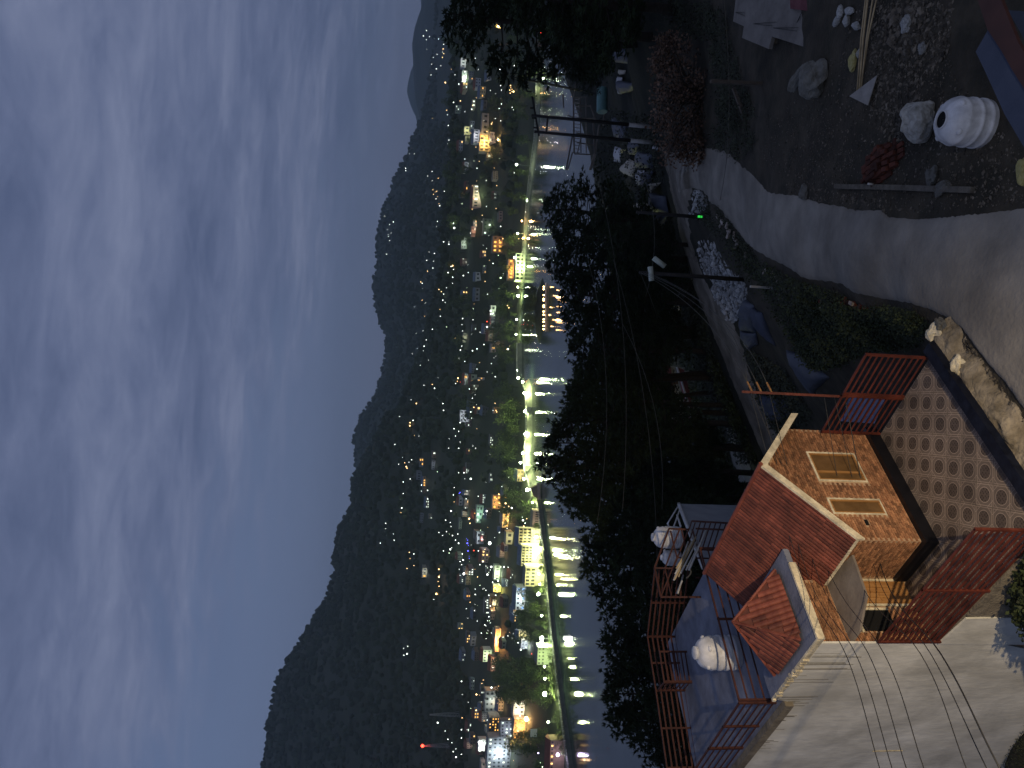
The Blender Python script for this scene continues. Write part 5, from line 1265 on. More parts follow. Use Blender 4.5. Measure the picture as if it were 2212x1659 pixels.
def building(x0, x1, y0, y1, label, wall='cream', rows=2, cols=4, lit='warm', frac=.5, roof='flat', group=None, lamp=None, dep=9, yaw=None, arcade=False, dz=0, shore_=False):
    ym = (y0+y1)/2; q = fhit(x1, ym)
    if q is None: return None
    b_shore[0] = shore_
    if shore_: q = at(x1, ym, depth(G(interp(ym, WLY, WLX)-1, ym, 0))+9)
    d = depth(q); r = ray(x1, ym); q = q+ZZ*dz
    CLEAR.append((q.x, q.y, 19)); CLEAR.append((q.x-.02*q.x, q.y-22, 16)); w = (y1-y0)/FPX*d; h = max(2.6, (x1-x0)/FPX*d)
    yw = rn6.uniform(-.25,.25) if yaw is None else yaw
    t_ = thing('building', q, label, 'building', group); t_.rotation_euler = (0,0,yw)
    b = MB(); b.v = []; ex = 2 if not shore_ else max(2, q.z-1.5); b.box((0,dep/2,h/2-ex/2), (w/2,0,0), (0,dep/2,0), (0,0,h/2+ex/2))
    o = bpy.data.objects.new('wall', b.mesh('wall', WALLM[wall])); COL.objects.link(o); o.parent = t_
    b = MB()
    if roof == 'flat': b.box((0,dep/2,h+.15), (w/2+.25,0,0), (0,dep/2+.25,0), (0,0,.148))
    else: b.prism([(-w/2-.4,-.5,h-.1),(-w/2-.4,dep/2,h+dep*.26),(-w/2-.4,dep+.5,h-.1)], (w+.8,0,0))
    o = bpy.data.objects.new('roof', b.mesh('roof', ROOFM[roof])); COL.objects.link(o); o.parent = t_
    cw, rh = w/cols, h/rows
    for i in range(rows):
        for j in range(cols):
            key = lit if rn6.random() < frac else 'off'
            me = win_mesh(cw*(.42 if not arcade else .6), rh*(.42 if not arcade else .62), key)
            o = bpy.data.objects.new('window', me); COL.objects.link(o); o.parent = t_; o.location = (-w/2+(j+.5)*cw, -.03, (i+.5)*rh)
    if arcade:
        b = MB()
        for i in range(rows+1): b.box((0,-.45,max(.15,i*rh-.1)), (w/2,0,0), (0,.42,0), (0,0,.12))
        for j in range(cols+1): b.box((-w/2+j*cw*.999,-.75,h/2), (.16,0,0), (0,.12,0), (0,0,h/2-.2))
        o = bpy.data.objects.new('gallery', b.mesh('gallery', WALLM[wall])); COL.objects.link(o); o.parent = t_
    if lamp:
        col, pw, oz = lamp; n_ = max(1, int(w/16))
        for i in range(n_): plight(q+Vector((-w/2+w*(i+.5)/n_, -5.0, h*oz)), col, (.45 if b_shore[0] else 3.2)*pw/n_)
    return t_
NL = [0]
def plight(p, col, pw, r=.35):
    l = bpy.data.lights.new('lamp_light', 'POINT'); l.energy = pw; l.color = col; l.shadow_soft_size = r
    o = bpy.data.objects.new('lamp_light', l); COL.objects.link(o); o.location = p; NL[0] += 1; return o
YG, WG, OR, WH = (.86,1.0,.42), (.80,1.0,.62), (1.0,.52,.16), (.85,.93,1.0)
BL_ = [
 (1041,1056,246,292,'long low building with dark openings at right of the lit arcade','grey',1,4,'warm',.1,'flat',None),
 (1036,1056,288,328,'warmly lit two storey building with arched gallery on the right hillside','cream',2,5,'gold',.25,'flat',((1,.62,.22),5200,.5),True),
 (1023,1036,280,310,'white upper building standing just above the arched gallery','white',1,5,'off',.2,'tin',((.9,.9,1),500,.6)),
 (1003,1015,274,291,'small cream house on the crest above the arched gallery','cream',1,2,'off',0,'flat',((.9,1,.6),700,.7)),
 (1044,1062,473,508,'dark framed two storey house with a pale lit side on the right hillside','dark',2,4,'white',.3,'flat',((.7,1,.5),500,.3)),
 (1064,1086,511,546,'house with two rows of glowing orange windows','brown',2,4,'gold',.85,'flat',((1,.5,.15),700,.3)),
 (1114,1133,548,606,'open framed lakeside building washed in yellow green light','green',2,7,'off',.2,'flat',(YG,9000,.5),True),
 (1098,1110,560,603,'terrace restaurant with a chain of orange lights above the framed building','brown',1,6,'gold',.9,'flat',((1,.5,.15),4200,.6)),
 (1021,1036,400,448,'long low shed with lit front and reddish awning','rose',1,7,'white',.3,'red',((.85,1,.6),1500,.4)),
 (995,1007,126,146,'small white house on the right crest','white',1,3,'off',.2,'flat',((.9,1,.9),400,.5)),
 (998,1008,152,190,'brightly lit pale row house on the right crest','white',1,5,'white',.4,'flat',((.8,1,.75),1800,.5)),
 (997,1007,514,537,'pale house with greenish front below the crest','white',2,3,'white',.3,'flat',((.8,1,.7),500,.5)),
 (1027,1038,588,606,'small white hut among trees on the mid hillside','white',1,2,'off',0,'tin',None),
 (1026,1036,622,650,'pair of pale huts on the mid hillside','grey',1,3,'off',0,'tin',None),
 (1060,1071,660,684,'small lit house in the trees above the boathouse','white',1,2,'white',.6,'flat',((.8,1,.6),500,.5)),
 (994,1009,886,912,'white two storey house high above the curved lake wall','white',2,3,'off',.15,'flat',((.85,.9,1),600,.4)),
 (1013,1021,868,905,'long pale shed left of the white two storey house','grey',1,5,'off',.1,'tin',None),
 (1117,1131,1016,1040,'brown shack at the left end of the lake wall','brown',2,3,'warm',.2,'tin',(YG,900,.5)),
 (1120,1148,1141,1180,'right wing of the long floodlit three storey building by the shore','cream',3,6,'off',.1,'tin',((1,.95,.42),9500,.4),True),
 (1126,1150,1180,1222,'middle part of the long floodlit building, partly behind trees','cream',3,7,'off',.1,'tin',((1,.95,.42),7000,.4),True),
 (1134,1157,1226,1266,'left end block of the floodlit building with two rows of square openings','cream',2,5,'off',0,'flat',((1,.95,.45),7500,.5),True),
 (1150,1168,1104,1158,'low shore building with a long row of dark windows','rose',1,11,'off',0,'flat',((1,.9,.6),1500,.6)),
 (1068,1080,1222,1253,'narrow pale green lit building in the middle of the bazaar','green',1,5,'off',0,'flat',((.85,1,.8),1600,.5)),
 (1066,1082,1265,1279,'small bright yellow lit shop','cream',2,2,'gold',.6,'flat',((1,.85,.2),2200,.5)),
 (1114,1135,1268,1318,'white gabled house with bluish lit windows','white',2,5,'blue',.4,'tin',((.8,.95,1),1500,.4)),
 (1047,1060,1294,1326,'dark row building with small windows above the bazaar','dark',1,6,'white',.5,'flat',None),
 (1058,1070,1288,1317,'balconied brownish building with warm rows','brown',3,4,'warm',.3,'flat',((1,.8,.4),700,.4)),
 (1070,1080,1359,1408,'long street front glowing orange','rose',1,14,'gold',1.0,'flat',((1,.42,.12),12000,.6)),
 (1120,1138,1364,1381,'cream pavilion with stepped roof','cream',2,2,'off',0,'tin',((1,.95,.6),1000,.6)),
 (1126,1140,1382,1402,'grey house with white lit ground floor beside the pavilion','grey',2,3,'white',.3,'flat',((.85,.95,1),1200,.4)),
 (1161,1177,1398,1436,'green lit shore house with square windows','green',2,5,'off',.1,'flat',(YG,2600,.5)),
 (1043,1061,1404,1430,'pale block with green edge light at the end of the orange street','white',2,4,'off',.1,'red',((.8,1,.5),1200,.5)),
 (1048,1076,1492,1538,'large plain grey block on the left side of the bazaar','grey',3,4,'off',.1,'flat',((.85,.95,.8),900,.5)),
 (1056,1079,1549,1587,'building with rows of amber windows','dark',4,6,'gold',.55,'flat',None),
 (1081,1108,1558,1592,'grey multi storey building left of the amber windows','grey',3,5,'white',.3,'flat',((.8,.85,1),500,.5)),
 (1109,1133,1514,1552,'pale house at the warm square','white',2,4,'white',.6,'flat',((1,.85,.6),1500,.5)),
 (1110,1134,1553,1596,'warmly glowing hotel front at the square','brown',4,7,'gold',.75,'flat',((1,.55,.2),6500,.5)),
 (1053,1104,1592,1660,'cluster block with bluish white lights at the left edge','grey',5,8,'white',.35,'flat',((.8,.93,1),3800,.5)),
 (1034,1053,1598,1622,'white stepped building under a bright lamp at left','white',3,3,'white',.4,'flat',((.9,1,.9),2000,.9)),
 (1188,1197,1600,1668,'red roofed stalls on the left shore','brown',1,9,'warm',.4,'red',((1,.6,.3),700,.6)),
 (1060,1072,1420,1450,'narrow rose coloured house next to the orange street','rose',2,3,'off',.1,'red',((.9,1,.7),300,.5)),
 (1085,1100,1108,1140,'house with golden windows above the floodlit building','cream',2,3,'gold',.7,'flat',((1,.6,.25),1600,.5)),
 (1064,1082,1070,1100,'small restaurant with golden windows above the shore road','brown',2,3,'gold',.8,'flat',((1,.6,.2),1600,.5)),
 (1093,1108,1150,1176,'pale wall among trees above the floodlit building','cream',1,2,'off',0,'flat',((1,.95,.6),400,.5)),
 (1029,1042,1092,1130,'teal lit small house in the upper bazaar','green',2,3,'white',.5,'flat',((.6,1,.9),700,.5)),
 (1030,1046,1150,1175,'pale house on the slope left of the blue lights','white',2,2,'white',.4,'flat',((.8,.9,1),500,.5)),
 (1040,1056,1188,1216,'pinkish row house in the upper bazaar','rose',2,4,'warm',.3,'red',None),
]
for t_ in BL_:
    x0,x1,y0,y1,lb,wl,rw,cl,li,fr_,rf,lp = t_[:12]
    building(x0,x1,y0,y1,lb,wl,rw,cl,li,fr_,rf,'buildings across the lake',lp,shore_=(lb.startswith(('right wing','middle part','left end block','low shore','green lit shore','red roofed'))),arcade=len(t_) > 12, yaw=rn6.uniform(-.12,.12))
# small houses filling the bazaar and the slopes
zones = [([(985,120),(1000,300),(1000,560),(1075,600),(1115,560),(1085,420),(1060,130)],26),([(995,620),(1005,900),(1010,1040),(1075,1040),(1085,700)],22),([(1000,1050),(990,1300),(1010,1500),(1000,1659),(1110,1659),(1120,1300),(1105,1060)],62),([(930,880),(950,1000),(930,1250),(900,1250),(905,1000)],10)]
for Z_, n_ in zones:
    for x, y in scatter(Z_, n_, 11, rn6):
        h_ = rn6.uniform(6,12); w_ = rn6.uniform(10,24); wl = rn6.choice(['cream','white','grey','dark','brown','green','rose']); li = rn6.choice(['warm','white','white','gold'])
        lp = (rn6.choice([(1,.9,.7),(.85,1,.85),(.85,.92,1),(1,.6,.3)]), rn6.uniform(80,380), .6) if rn6.random() < .22 else None
        building(x-h_, x, y-w_/2, y+w_/2, 'small '+{'cream':'cream','white':'white','grey':'grey','dark':'dark','brown':'brown','green':'greenish','rose':'rose coloured'}[wl]+' house in the town on the far slope', wl, rn6.choice([1,2,2,3]), rn6.choice([2,3,4]), li, rn6.choice([.0,.2,.5]), rn6.choice(['flat','flat','tin','red']), 'small '+wl+' houses in the far town', lp)

# the lake wall with its walk, and the shore walk to the left ------
M_lw = mat('lake_wall_stone', (.11,.115,.09), .9, scale=.25, bump=.5, bscale=2, col2=(.20,.205,.16))
M_asph = mat('shore_road', (.09,.09,.085), .9, var=.2, scale=.3)
def shore(name, L, ztop, back, lab, kindm=M_lw, rail=True, road=7):
    pts = []; n_ = 70
    for i in range(n_+1):
        x, y = poly_at(L, i/n_); pts.append(G(x, y, 0))
    P = []
    for i, p in enumerate(pts):
        tdir = (pts[min(i+1,n_)]-pts[max(i-1,0)]).normalized(); nr = Vector((-tdir.y, tdir.x, 0)); nr = nr if nr.y > 0 else -nr
        P.append([tuple(p-nr*.8+ZZ*-1.5), tuple(p), tuple(p+nr*back+ZZ*ztop), tuple(p+nr*(back+.5)+ZZ*ztop), tuple(p+nr*(back+.5)+ZZ*(ztop-.5)), tuple(p+nr*(back+road)+ZZ*(ztop-.55)), tuple(p+nr*(back+road+9)+ZZ*(ztop-.6)), tuple(p+nr*(back+road+26)+ZZ*(ztop-6))])
    for c0_, c1_, nm_, mt_ in ((0,5,name,kindm),(4,6,'shore_road',M_asph),(5,8,'shore_verge',M_far)):
        grid_obj(nm_, [r_[c0_:c1_] for r_ in P], mt_, smooth=False)
    if rail:
        t_ = thing('shore_railing', Vector(P[n_//2][2]), lab, 'railing')
        b = MB(); b2 = MB()
        for i in range(n_):
            a, c = Vector(P[i][2])+ZZ*1.1, Vector(P[i+1][2])+ZZ*1.1; b.bar(a, c, .16); b.bar(a-ZZ*.5, c-ZZ*.5, .10)
            m_ = max(1, int((c-a).length/2.5))
            for j in range(m_): q = a.lerp(c, j/m_); b2.bar(q-ZZ*1.1, q, .14)
        b.build('rail', M_tank, t_); o = b2.build('posts', M_tank, t_); o['kind'] = 'stuff'
    return P
M_prom = mat('dark_shore_stone', (.07,.07,.06), .9, scale=.3, bump=.3, bscale=2, col2=(.13,.13,.11))
D1 = shore('lake_wall', [(1127,738),(1127,760),(1127,790),(1127,818)], 3.0, 4, 'pale railing on the far straight part of the lake wall')
D2 = shore('lake_wall', [(1143,819),(1148,835),(1149,860),(1150,890),(1150,932),(1148,960),(1144,982),(1145,1000),(1152,1022),(1160,1048)], 3.6, 5, 'pale railing on the curved lake wall between the lamps')
D3 = shore('promenade', [(1164,1062),(1172,1100),(1178,1150),(1188,1230),(1194,1300),(1201,1370),(1212,1450),(1223,1540),(1234,1620),(1250,1740)], 2.4, 1.2, 'pale railing along the left shore walk', M_prom)
D4_ = shore('shore_bank', [(1166,120),(1166,220),(1161,300),(1148,400),(1140,480),(1134,560),(1132,610)], 1.6, 4, 'thin railing on the right shore road', rail=True)
# gate opening in the lake wall
for k_, (x, y) in enumerate([(1141,885),(1139,1012)]):
    p = G(1149,y,0) if k_ == 0 else G(1147,y,0); b = MB(); b.box(p+Vector((0,1.0,2.2)), (2.2,0,0), (0,1.4,0), (0,0,2.4)); tag(b.build('sluice_gate', WALLM['grey' if k_ == 0 else 'green']), ['dark sluice block breaking the lake wall near the middle lamp','pale sluice house where the lake wall turns'][k_], 'sluice')
# boathouse peninsula with its lights, and hull shaped boat shed on the left
pc0 = G(1176,668,0)
P = []
for i in range(25):
    row = []
    for j in range(15):
        a, c = (i/24-.5)*2, (j/14-.5)*2; rr = math.hypot(a, c)
        row.append((pc0.x+a*26, pc0.y+16+c*16, 4.5*(1-rr**2)+.6*noise.noise(Vector((a*4, c*4, 0)))-.3))
    P.append(row)
grid_obj('peninsula', P, M_far)
building(1158,1172,622,668,'boathouse with orange lights on the wooded point','brown',1,6,'gold',.6,'red','buildings across the lake',((1,.55,.22),2600,.7),dep=6,yaw=0,dz=0)
def jetty(y0, y1, x, lb):
    a, c = G(x, y0, 0), G(x, y1, 0); t_ = thing('jetty', a.lerp(c,.5), lb, 'jetty')
    b = MB(); b.bar(a+ZZ*.7, c+ZZ*.7, 2.2, .25); b.build('deck', M_tank, t_)
    for k_ in range(8):
        b = MB(); b.bar(a.lerp(c,k_/7)-ZZ*1, a.lerp(c,k_/7)+ZZ*1.7, .2); b.build('post', M_tim, t_)
jetty(612,716,1181,'long pale jetty in front of the boathouse point')
hb_ = thing('boat_shed', G(1166,1060,0), 'brown boat shed with sloping hull like roof at the shore corner', 'shed')
b = MB(); p = G(1166,1045,.5); q = G(1168,1078,.5); b.prism([p, q, q+ZZ*4.5+Vector((1,3,0)), p.lerp(q,.35)+ZZ*6.5+Vector((0,3,0))], Vector((0,5,0))); b.build('hull_roof', WALLM['brown'], hb_)
b = MB(); b.prism([p+Vector((.5,-.3,0)), q+Vector((-.5,-.3,0)), q+Vector((-.5,-.3,2.2)), p+Vector((.5,-.3,2.2))], Vector((0,-.1,0))); b.build('front', WALLM['rose'], hb_)

# street lamps -----------------------------------------------------
M_lp = mat('lamp_post_grey', (.15,.15,.15), .6, var=.1)
EM = {'w': emat('bulb_white', (.95,1.0,.86), 60), 'g': emat('bulb_greenish', (.84,1.0,.62), 90), 'o': emat('bulb_orange', (1.0,.55,.20), 45), 'v': emat('bulb_violet', (.75,.62,1.0), 30), 'b': emat('bulb_blue', (.12,.12,1.0), 9), 'r': emat('bulb_red', (1.0,.04,.02), 12)}
def bulb_mesh(k_):
    b_ = bmesh.new(); bmesh.ops.create_icosphere(b_, subdivisions=2, radius=1); me = bpy.data.meshes.new('lamp_head'); b_.to_mesh(me); b_.free(); me.materials.append(EM[k_]); return me
BM_ = {k_: bulb_mesh(k_) for k_ in EM}
EM = {k_+'d': emat('dot_'+n_, c_, e_, False) for k_, n_, c_, e_ in (('w','white',(.93,1.0,.92),7),('g','greenish',(.75,1.0,.6),7),('o','orange',(1.0,.60,.24),7),('v','violet',(.75,.62,1.0),7),('b','blue',(.10,.10,1.0),5),('r','red',(1.0,.08,.04),5))}
BM_.update({k_: bulb_mesh(k_) for k_ in EM})
LC = {'w': WG, 'g': YG, 'o': OR, 'v': (.7,.6,1), 'b': (.1,.1,1), 'r': (1,.05,.03)}
def street_lamp(fx, fy, k_, pw, r, lb, hgt=7.0, onwater=None, grp='street lamps along the far shore'):
    x, y = fx/1.82278, fy/1.82278
    q = fhit(x+3, y); wl = interp(y, WLY, WLX)
    if onwater is None and -6 < wl-x < 44: onwater = wl-1
    if onwater is not None: q = G(onwater, y, 0)+Vector((0,4.5,3.2))
    if q is None: return
    d = depth(q); top = at(x, y, d); base = Vector((top.x, top.y, min(fz(top.x, top.y), top.z-2.5)))
    t_ = thing('street_lamp', base, lb, 'street lamp', ('lamps on the '+lb.split(' on the ')[1]) if lb.startswith('smaller') else grp)
    b = MB(); b.tube([base, top+ZZ*.2], [.11,.07], 6); b.build('pole', M_lp, t_)
    r *= 1.2; o = inst('lamp_head', BM_[k_], t_, top, None, (r,r,r*.85))
    plight(top+Vector((0,-1.6,-.3)), LC[k_], (4.4 if y < 1090 else 2.3)*pw, .5)
SL = [(2040,1488,'g',3000,.75,'double lamp at the far end of the curved wall',1149),(2058,1503,'g',3000,.8,'lamp where the lake wall steps nearer',1150),(2064,1548,'g',3400,.75,'first lamp on the curved lake wall counted from the right',1150),(2066,1620,'g',3600,.75,'lamp left of the dark sluice block',1150),(2067,1709,'g',4000,.8,'lamp in the middle of the curved lake wall',1149),(2058,1784,'g',6500,.75,'lamp where the lake wall starts to bend away',1147),(2049,1822,'g',3400,.7,'lamp at the bend beside the pale sluice house',1147),(2063,1886,'g',3600,.8,'lamp in front of the brown shack',1152),(2076,1929,'g',7500,1.0,'large bright lamp at the left end of the wall',1162),(2089,1925,'w',2600,.55,'small lamp just below the large bright one',1163),
 (2107,2116,'w',2500,.7,'white lamp at the right wing of the floodlit building',None),(2110,2165,'g',6000,1.1,'big lamp in front of the floodlit building',None),(2106,2184,'w',5000,1.0,'second big lamp beside the big one at the floodlit building',None),(2120,2339,'g',6000,.95,'bright lamp between floodlit building and white gabled house',None),(2133,2513,'w',6500,1.1,'upper of two glaring lamps by the pavilion',None),(2133,2534,'g',6500,1.15,'lower of two glaring lamps by the pavilion',None),(2145,2733,'g',7500,1.1,'glaring lamp under the trees on the left shore',None),(2072,2831,'o',7000,1.3,'big warm lamp at the square',None),(2196,2972,'v',900,.8,'violet lamp at the left shore walk',None),
 (2124,309,'g',5000,.8,'bright lamp behind the pylon on the right shore',None),(2078,790,'g',6500,.95,'bright green tinted lamp on the right shore',None),(1961,105,'o',5000,1.1,'large amber lamp at the upper right',None),(2014,502,'o',4500,1.0,'amber lamp below the arched gallery',None),(1961,551,'o',2200,.7,'small amber lamp left of the arched gallery',None),(2033,648,'w',1600,.7,'pale lamp in the trees of the right shore',None),(2128,127,'r',500,.45,'small reddish lamp by the right shore trees',None),(2055,870,'o',1200,.55,'single warm lamp above the right bank',None),(2059,938,'o',1300,.6,'amber lamp right at the bank',None),(2055,1075,'g',5200,.9,'bright lamp before the framed building',None),(2040,1165,'g',4200,.9,'bright lamp left of the framed building',None),(2026,1014,'w',1800,.6,'lamp at the right corner of the terrace restaurant',None),(2099,1239,'o',3500,.8,'glaring warm lamp at the boathouse',None)]
for k_, (x, y, c_) in enumerate([(1152,1062,'g'),(1150,1085,'g'),(1160,1160,'w'),(1161,1196,'g'),(1164,1240,'g'),(1166,1262,'g'),(1170,1330,'g'),(1176,1440,'g'),(1177,1466,'g'),(1184,1560,'g'),(1118,504,'g'),(1119,620,'g'),(1116,690,'w'),(1115,722,'g'),(1120,748,'g'),(1118,800,'g')]):
    SL.append((x*1.82278, y*1.82278, c_, (700, 1500, 2200)[k_ % 3], .5, 'smaller shore road lamp on the '+('left' if y > 1050 else 'right')+' side of the lake wall', None))
for fx, fy, k_, pw, r_, lb, ow in SL: street_lamp(fx, fy, k_, pw, r_, lb, onwater=ow)
# scattered lights of houses ---------------------------------------
Z5 = "300,200;280,235;350,150;380,255;420,235;415,290;455,250*;300,320;345,375;370,355;335,420;365,450;330,490;405,375o;410,320o;415,350o;408,340;430,95o;425,130o;440,155*;455,150*;190,1005;222,1005;165,1100;165,1115;340,1120;310,1150;340,1180;380,1165o;345,1240o;370,1250o;350,1270o;375,1285o;385,1330o;390,1345;360,1255o;365,1300;420,1250;420,1360;150,1330o;230,1380;28,1412;85,1450;45,1500;75,1530;60,1570;52,1545;145,1540;330,1540;420,1580;370,1480;425,540*o;455,675o;485,670;430,690o;435,720o;440,750;450,915;440,940;425,1020o;485,1460*;490,1490*;555,495*;570,570*;560,730;560,470;520,550;605,715*;610,690o;530,660o;785,390o;790,455;820,415;795,560;800,590;785,710;800,680;795,790;760,775;735,810*o;740,800o;705,860o;870,700*;880,720;860,560o;862,575o;855,590o;868,600o;880,600*o;858,610o;870,585o;1060,400;905,290;900,330;905,360;885,430;610,1215o;640,1250;620,1300r;560,1040;795,1480;810,1560o;915,1560o;700,1180;640,1100;470,620;500,700;445,820;470,850;455,880;300,260;320,240;395,430;960,1385;885,1130"
Z6 = "85,285;60,305;50,370;40,400;70,360;145,375;330,378;375,285;415,315;455,420;455,435;40,500;355,495;410,510o;305,540;350,545;310,610o;345,590;265,680o;275,690;280,730*;275,800o;15,1000;70,1030;390,730o;405,745o;440,720;420,760;415,800*;430,815;395,860o;398,905;480,575*o;485,600;470,580;450,620;480,650;480,690;290,905o;305,910;300,940o;320,930;255,1015;280,1000;345,990;305,1060;338,1108r;285,1130;290,1100;265,1225;210,1150;260,1260;320,1190;495,1048o;540,1100;530,1125*;640,1118;610,1130;685,1090;840,835o;850,850o;705,940*r;705,975*;730,870*;730,890;330,1340*o;345,1350o;320,1390o;325,1420*o;335,1365o;290,1355;360,1375;240,1475*o;225,1530;215,1560;200,1600*o;198,1620*o;220,1585;130,1560;205,1450;415,1475;420,1520;515,1310*o;510,1330o;530,1335r;500,1345;610,1440;620,1500o;530,1600*;490,1640;770,1530*o;745,1520;765,1520o;550,640;640,1250;560,1200;520,1180;590,1380;660,1010;735,1215;760,1300;835,1120o;845,1120*;855,1100o;745,560;795,655*g;540,960;545,1000;545,920;605,1570;600,1530"
Z7 = "100,415;125,545;150,500;165,535o;175,560*o;180,570o;210,515;200,640;155,660;155,735;215,650;275,680;275,720;315,715*;315,770;150,800*;145,830*;140,860o;40,930;40,965;90,1000;95,1040;5,1060;195,1120o;200,1160o;225,1130;185,1200o;180,1225o;485,745;490,790o;470,850*;575,720;600,640*;520,600;555,600;570,770;565,830;590,900*o;595,930o;435,910;465,925;470,950;440,985;390,990;415,1010;480,1010;420,1110;440,1100;465,1100*;475,1090;520,1060*;545,1130;550,1170*;555,1260**;530,1270;610,1250;645,1280o;390,1230*o;375,1390**o;390,1280*o;385,1310o;725,1060**;680,1180;710,1265*;735,1215*;820,1215*;780,1305*;745,1315*;630,1395;625,1500;680,1360;705,850*;870,830*;785,740*o;770,770o;790,800*o;830,800*o;850,820*o;850,630;805,690*;580,1040*b;578,1060*b;585,1075*b;572,1030b;582,1110*b;590,1160b;530,728*b;524,735b;590,1145b;620,1108*r;515,1000;500,1040;530,1180;540,1200;525,1230;560,640;520,330;500,360;495,315;530,400;520,440;760,1350*o;770,1360o;750,1340o;765,1400;720,1400;700,1440;730,1470;740,1500o;720,1540;730,1580;700,1600;690,1100;650,1110;700,1210;760,1290;765,1250;660,1200;790,990;945,910*;960,930*;975,960*o;970,900o;950,950*o;940,890"
Z8 = "200,690*;175,650;205,635;178,700;600,890*;690,885;605,985;710,985*o;730,990o;708,1100*o;605,1155o;425,1190*;427,1215*;600,1240;510,1285;560,1440*;730,1330**;820,935**;905,60*;715,130*o;790,115*;865,160*;765,215;705,260*;695,375;745,540*;905,570;950,1165*o;1030,1140*o;850,1330*;835,1455*;870,1385;530,1335;540,1400;600,1300;430,170o;420,250**o;435,200*o;440,120o;250,50o;615,110**;780,580;770,480*;790,450;700,220;1015,610*;1035,660*;1115,690r;940,560;830,790;760,880o;750,905o;870,925o;430,1230;1000,1300o;980,1325o;850,1290b;760,1350;800,1440;820,1500b;800,1360;790,1380;860,1400;600,1420;480,1250;500,1310;640,1240;1180,1480g;1195,1510g;1165,1410*v;560,1380;790,1170;810,1200o;1010,1000;1050,1180o;1015,1250*o"
Z0 = {'5':(Z5,1500,0,1.659),'6':(Z6,1500,700,1.659),'7':(Z7,1500,1500,1.659),'8':(Z8,1500,2200,1.843)}
seen = []; HX = []; HLN = 0
CN = {'w':'white','o':'warm orange','b':'deep blue','r':'red','g':'greenish','v':'violet'}
for key, (S_, ox, oy, sc_) in Z0.items():
    for it in S_.split(';'):
        stars = it.count('*'); c = 'w'
        body = it.replace('*', '')
        if body[-1] in 'obrgv': c = body[-1]; body = body[:-1]
        X, Y = map(float, body.split(',')); x, y = (ox+X/sc_)/1.82278, (oy+Y/sc_)/1.82278
        if any((x-a)**2+(y-b_)**2 < 6 for a, b_ in seen): continue
        seen.append((x, y)); p = anyhit(x, y)
        if p is None: continue
        d = depth(p); p = CAM + (p-CAM)*(1-22/d)+ZZ*2; r_ = (.34, .62, 1.15)[stars]*(d/700)**.8*rn6.uniform(.55,1.25)
        far_ = d > 1250
        area_ = 'the far bluish hillside' if (y < 1000 and x < 960) else ('the dark left mountain' if x < 960 else ('the right hand slope above the lake' if y < 700 else ('the middle slope above the lake wall' if y < 1040 else 'the left part of the town')))
        sz = ('tiny ', 'bright ', 'glaring ')[stars]
        HLN = globals().get('HLN', 0)+1
        if HLN > 292: HX.append((p, r_, c)); continue
        o = inst('house_light', BM_[c+'d'], None, p, None, (r_, r_, r_*rn6.uniform(.7,1)))
        tag(o, sz+CN[c]+' light on '+area_, 'light', sz+CN[c]+' lights on '+area_)
        if stars and not far_: plight(p+Vector((0,-2.5,1)), LC[c], 900*stars**1.5, .5)
# the faintest points, too many to tell apart
for Z_, n_ in (([(960,0),(1000,500),(1010,1659),(1110,1659),(1115,1100),(1075,1050),(1090,600),(1075,100)],130),([(940,200),(860,450),(850,600),(880,900),(860,1100),(950,1400),(990,1000),(955,500)],25)):
    for x, y in scatter(Z_, n_, 0, rn6):
        p = anyhit(x, y)
        if p is not None: HX.append((CAM+(p-CAM)*(1-20/depth(p)), rn6.uniform(.12,.30)*(depth(p)/700), rn6.choice('wwwoog')))
for c in 'wobrgv':
    b = MB()
    for p, r_, c_ in HX:
        if c_ != c: continue
        k_ = len(b.v); b.v += [tuple(p+Vector(v)*r_) for v in ((1,0,0),(-1,0,0),(0,1,0),(0,-1,0),(0,0,1),(0,0,-1))]
        b.f += [(k_+i, k_+j, k_+k) for i in (0,1) for j in (2,3) for k in (4,5)]
    if b.v: tag(b.build('faint_town_lights', EM[c+'d'], loc=(0,0,0)), kind='stuff')
# glowing lamps strung along the boathouse, tower with red beacon --
for k_ in range(13):
    y = 620+k_*7.6+rn6.uniform(-4,4); p = G(1176,y,2.2+rn6.uniform(0,4.5)); o = inst('jetty_light', BM_['o'], None, p+Vector((0,3,0)), None, (.42,.42,.42)); tag(o, 'small warm lamp in the row along the boathouse jetty', 'lamp', 'warm lamps along the boathouse jetty')
plight(G(1176,690,5), OR, 3500, .6); plight(G(1176,640,5), (1,.6,.3), 2500, .6)
def tower(x0, x1, y, lb, red):
    q = anyhit(x1, y)
    if q is None: return
    d = depth(q); h = (x1-x0)/FPX*d; t_ = thing('lattice_tower', q, lb, 'tower')
    for sx, sy in ((-1,-1),(1,-1),(1,1),(-1,1)):
        b = MB(); b.bar(q+Vector((sx*2,sy*2,-1)), q+Vector((sx*.4,sy*.4,h)), .3); b.build('leg', WALLM['grey'], t_)
    b = MB()
    for i in range(12):
        z0, z1 = h*i/12, h*(i+1)/12; w0, w1 = lerp(2,.4,i/12), lerp(2,.4,(i+1)/12)
        b.bar(q+Vector((-w0,-w0,z0)), q+Vector((w1,-w1,z1)), .18); b.bar(q+Vector((w0,-w0,z0)), q+Vector((-w1,-w1,z1)), .18)
    b.build('bracing', WALLM['grey'], t_)
    if red: inst('beacon', BM_['r'], t_, q+ZZ*(h+1), None, (1.5,1.5,1.5)); plight(q+ZZ*(h-2)+Vector((0,-3,0)), (1,.05,.03), 1500, .8)
tower(915,976,1610,'grey telecom tower with glowing red beacon at the top left of town', True)
tower(928,1000,1543,'pale lattice tower behind the left town houses', False)
sg = G(1172,1583,0); 
b = MB(); q = fhit(1176,1583); 
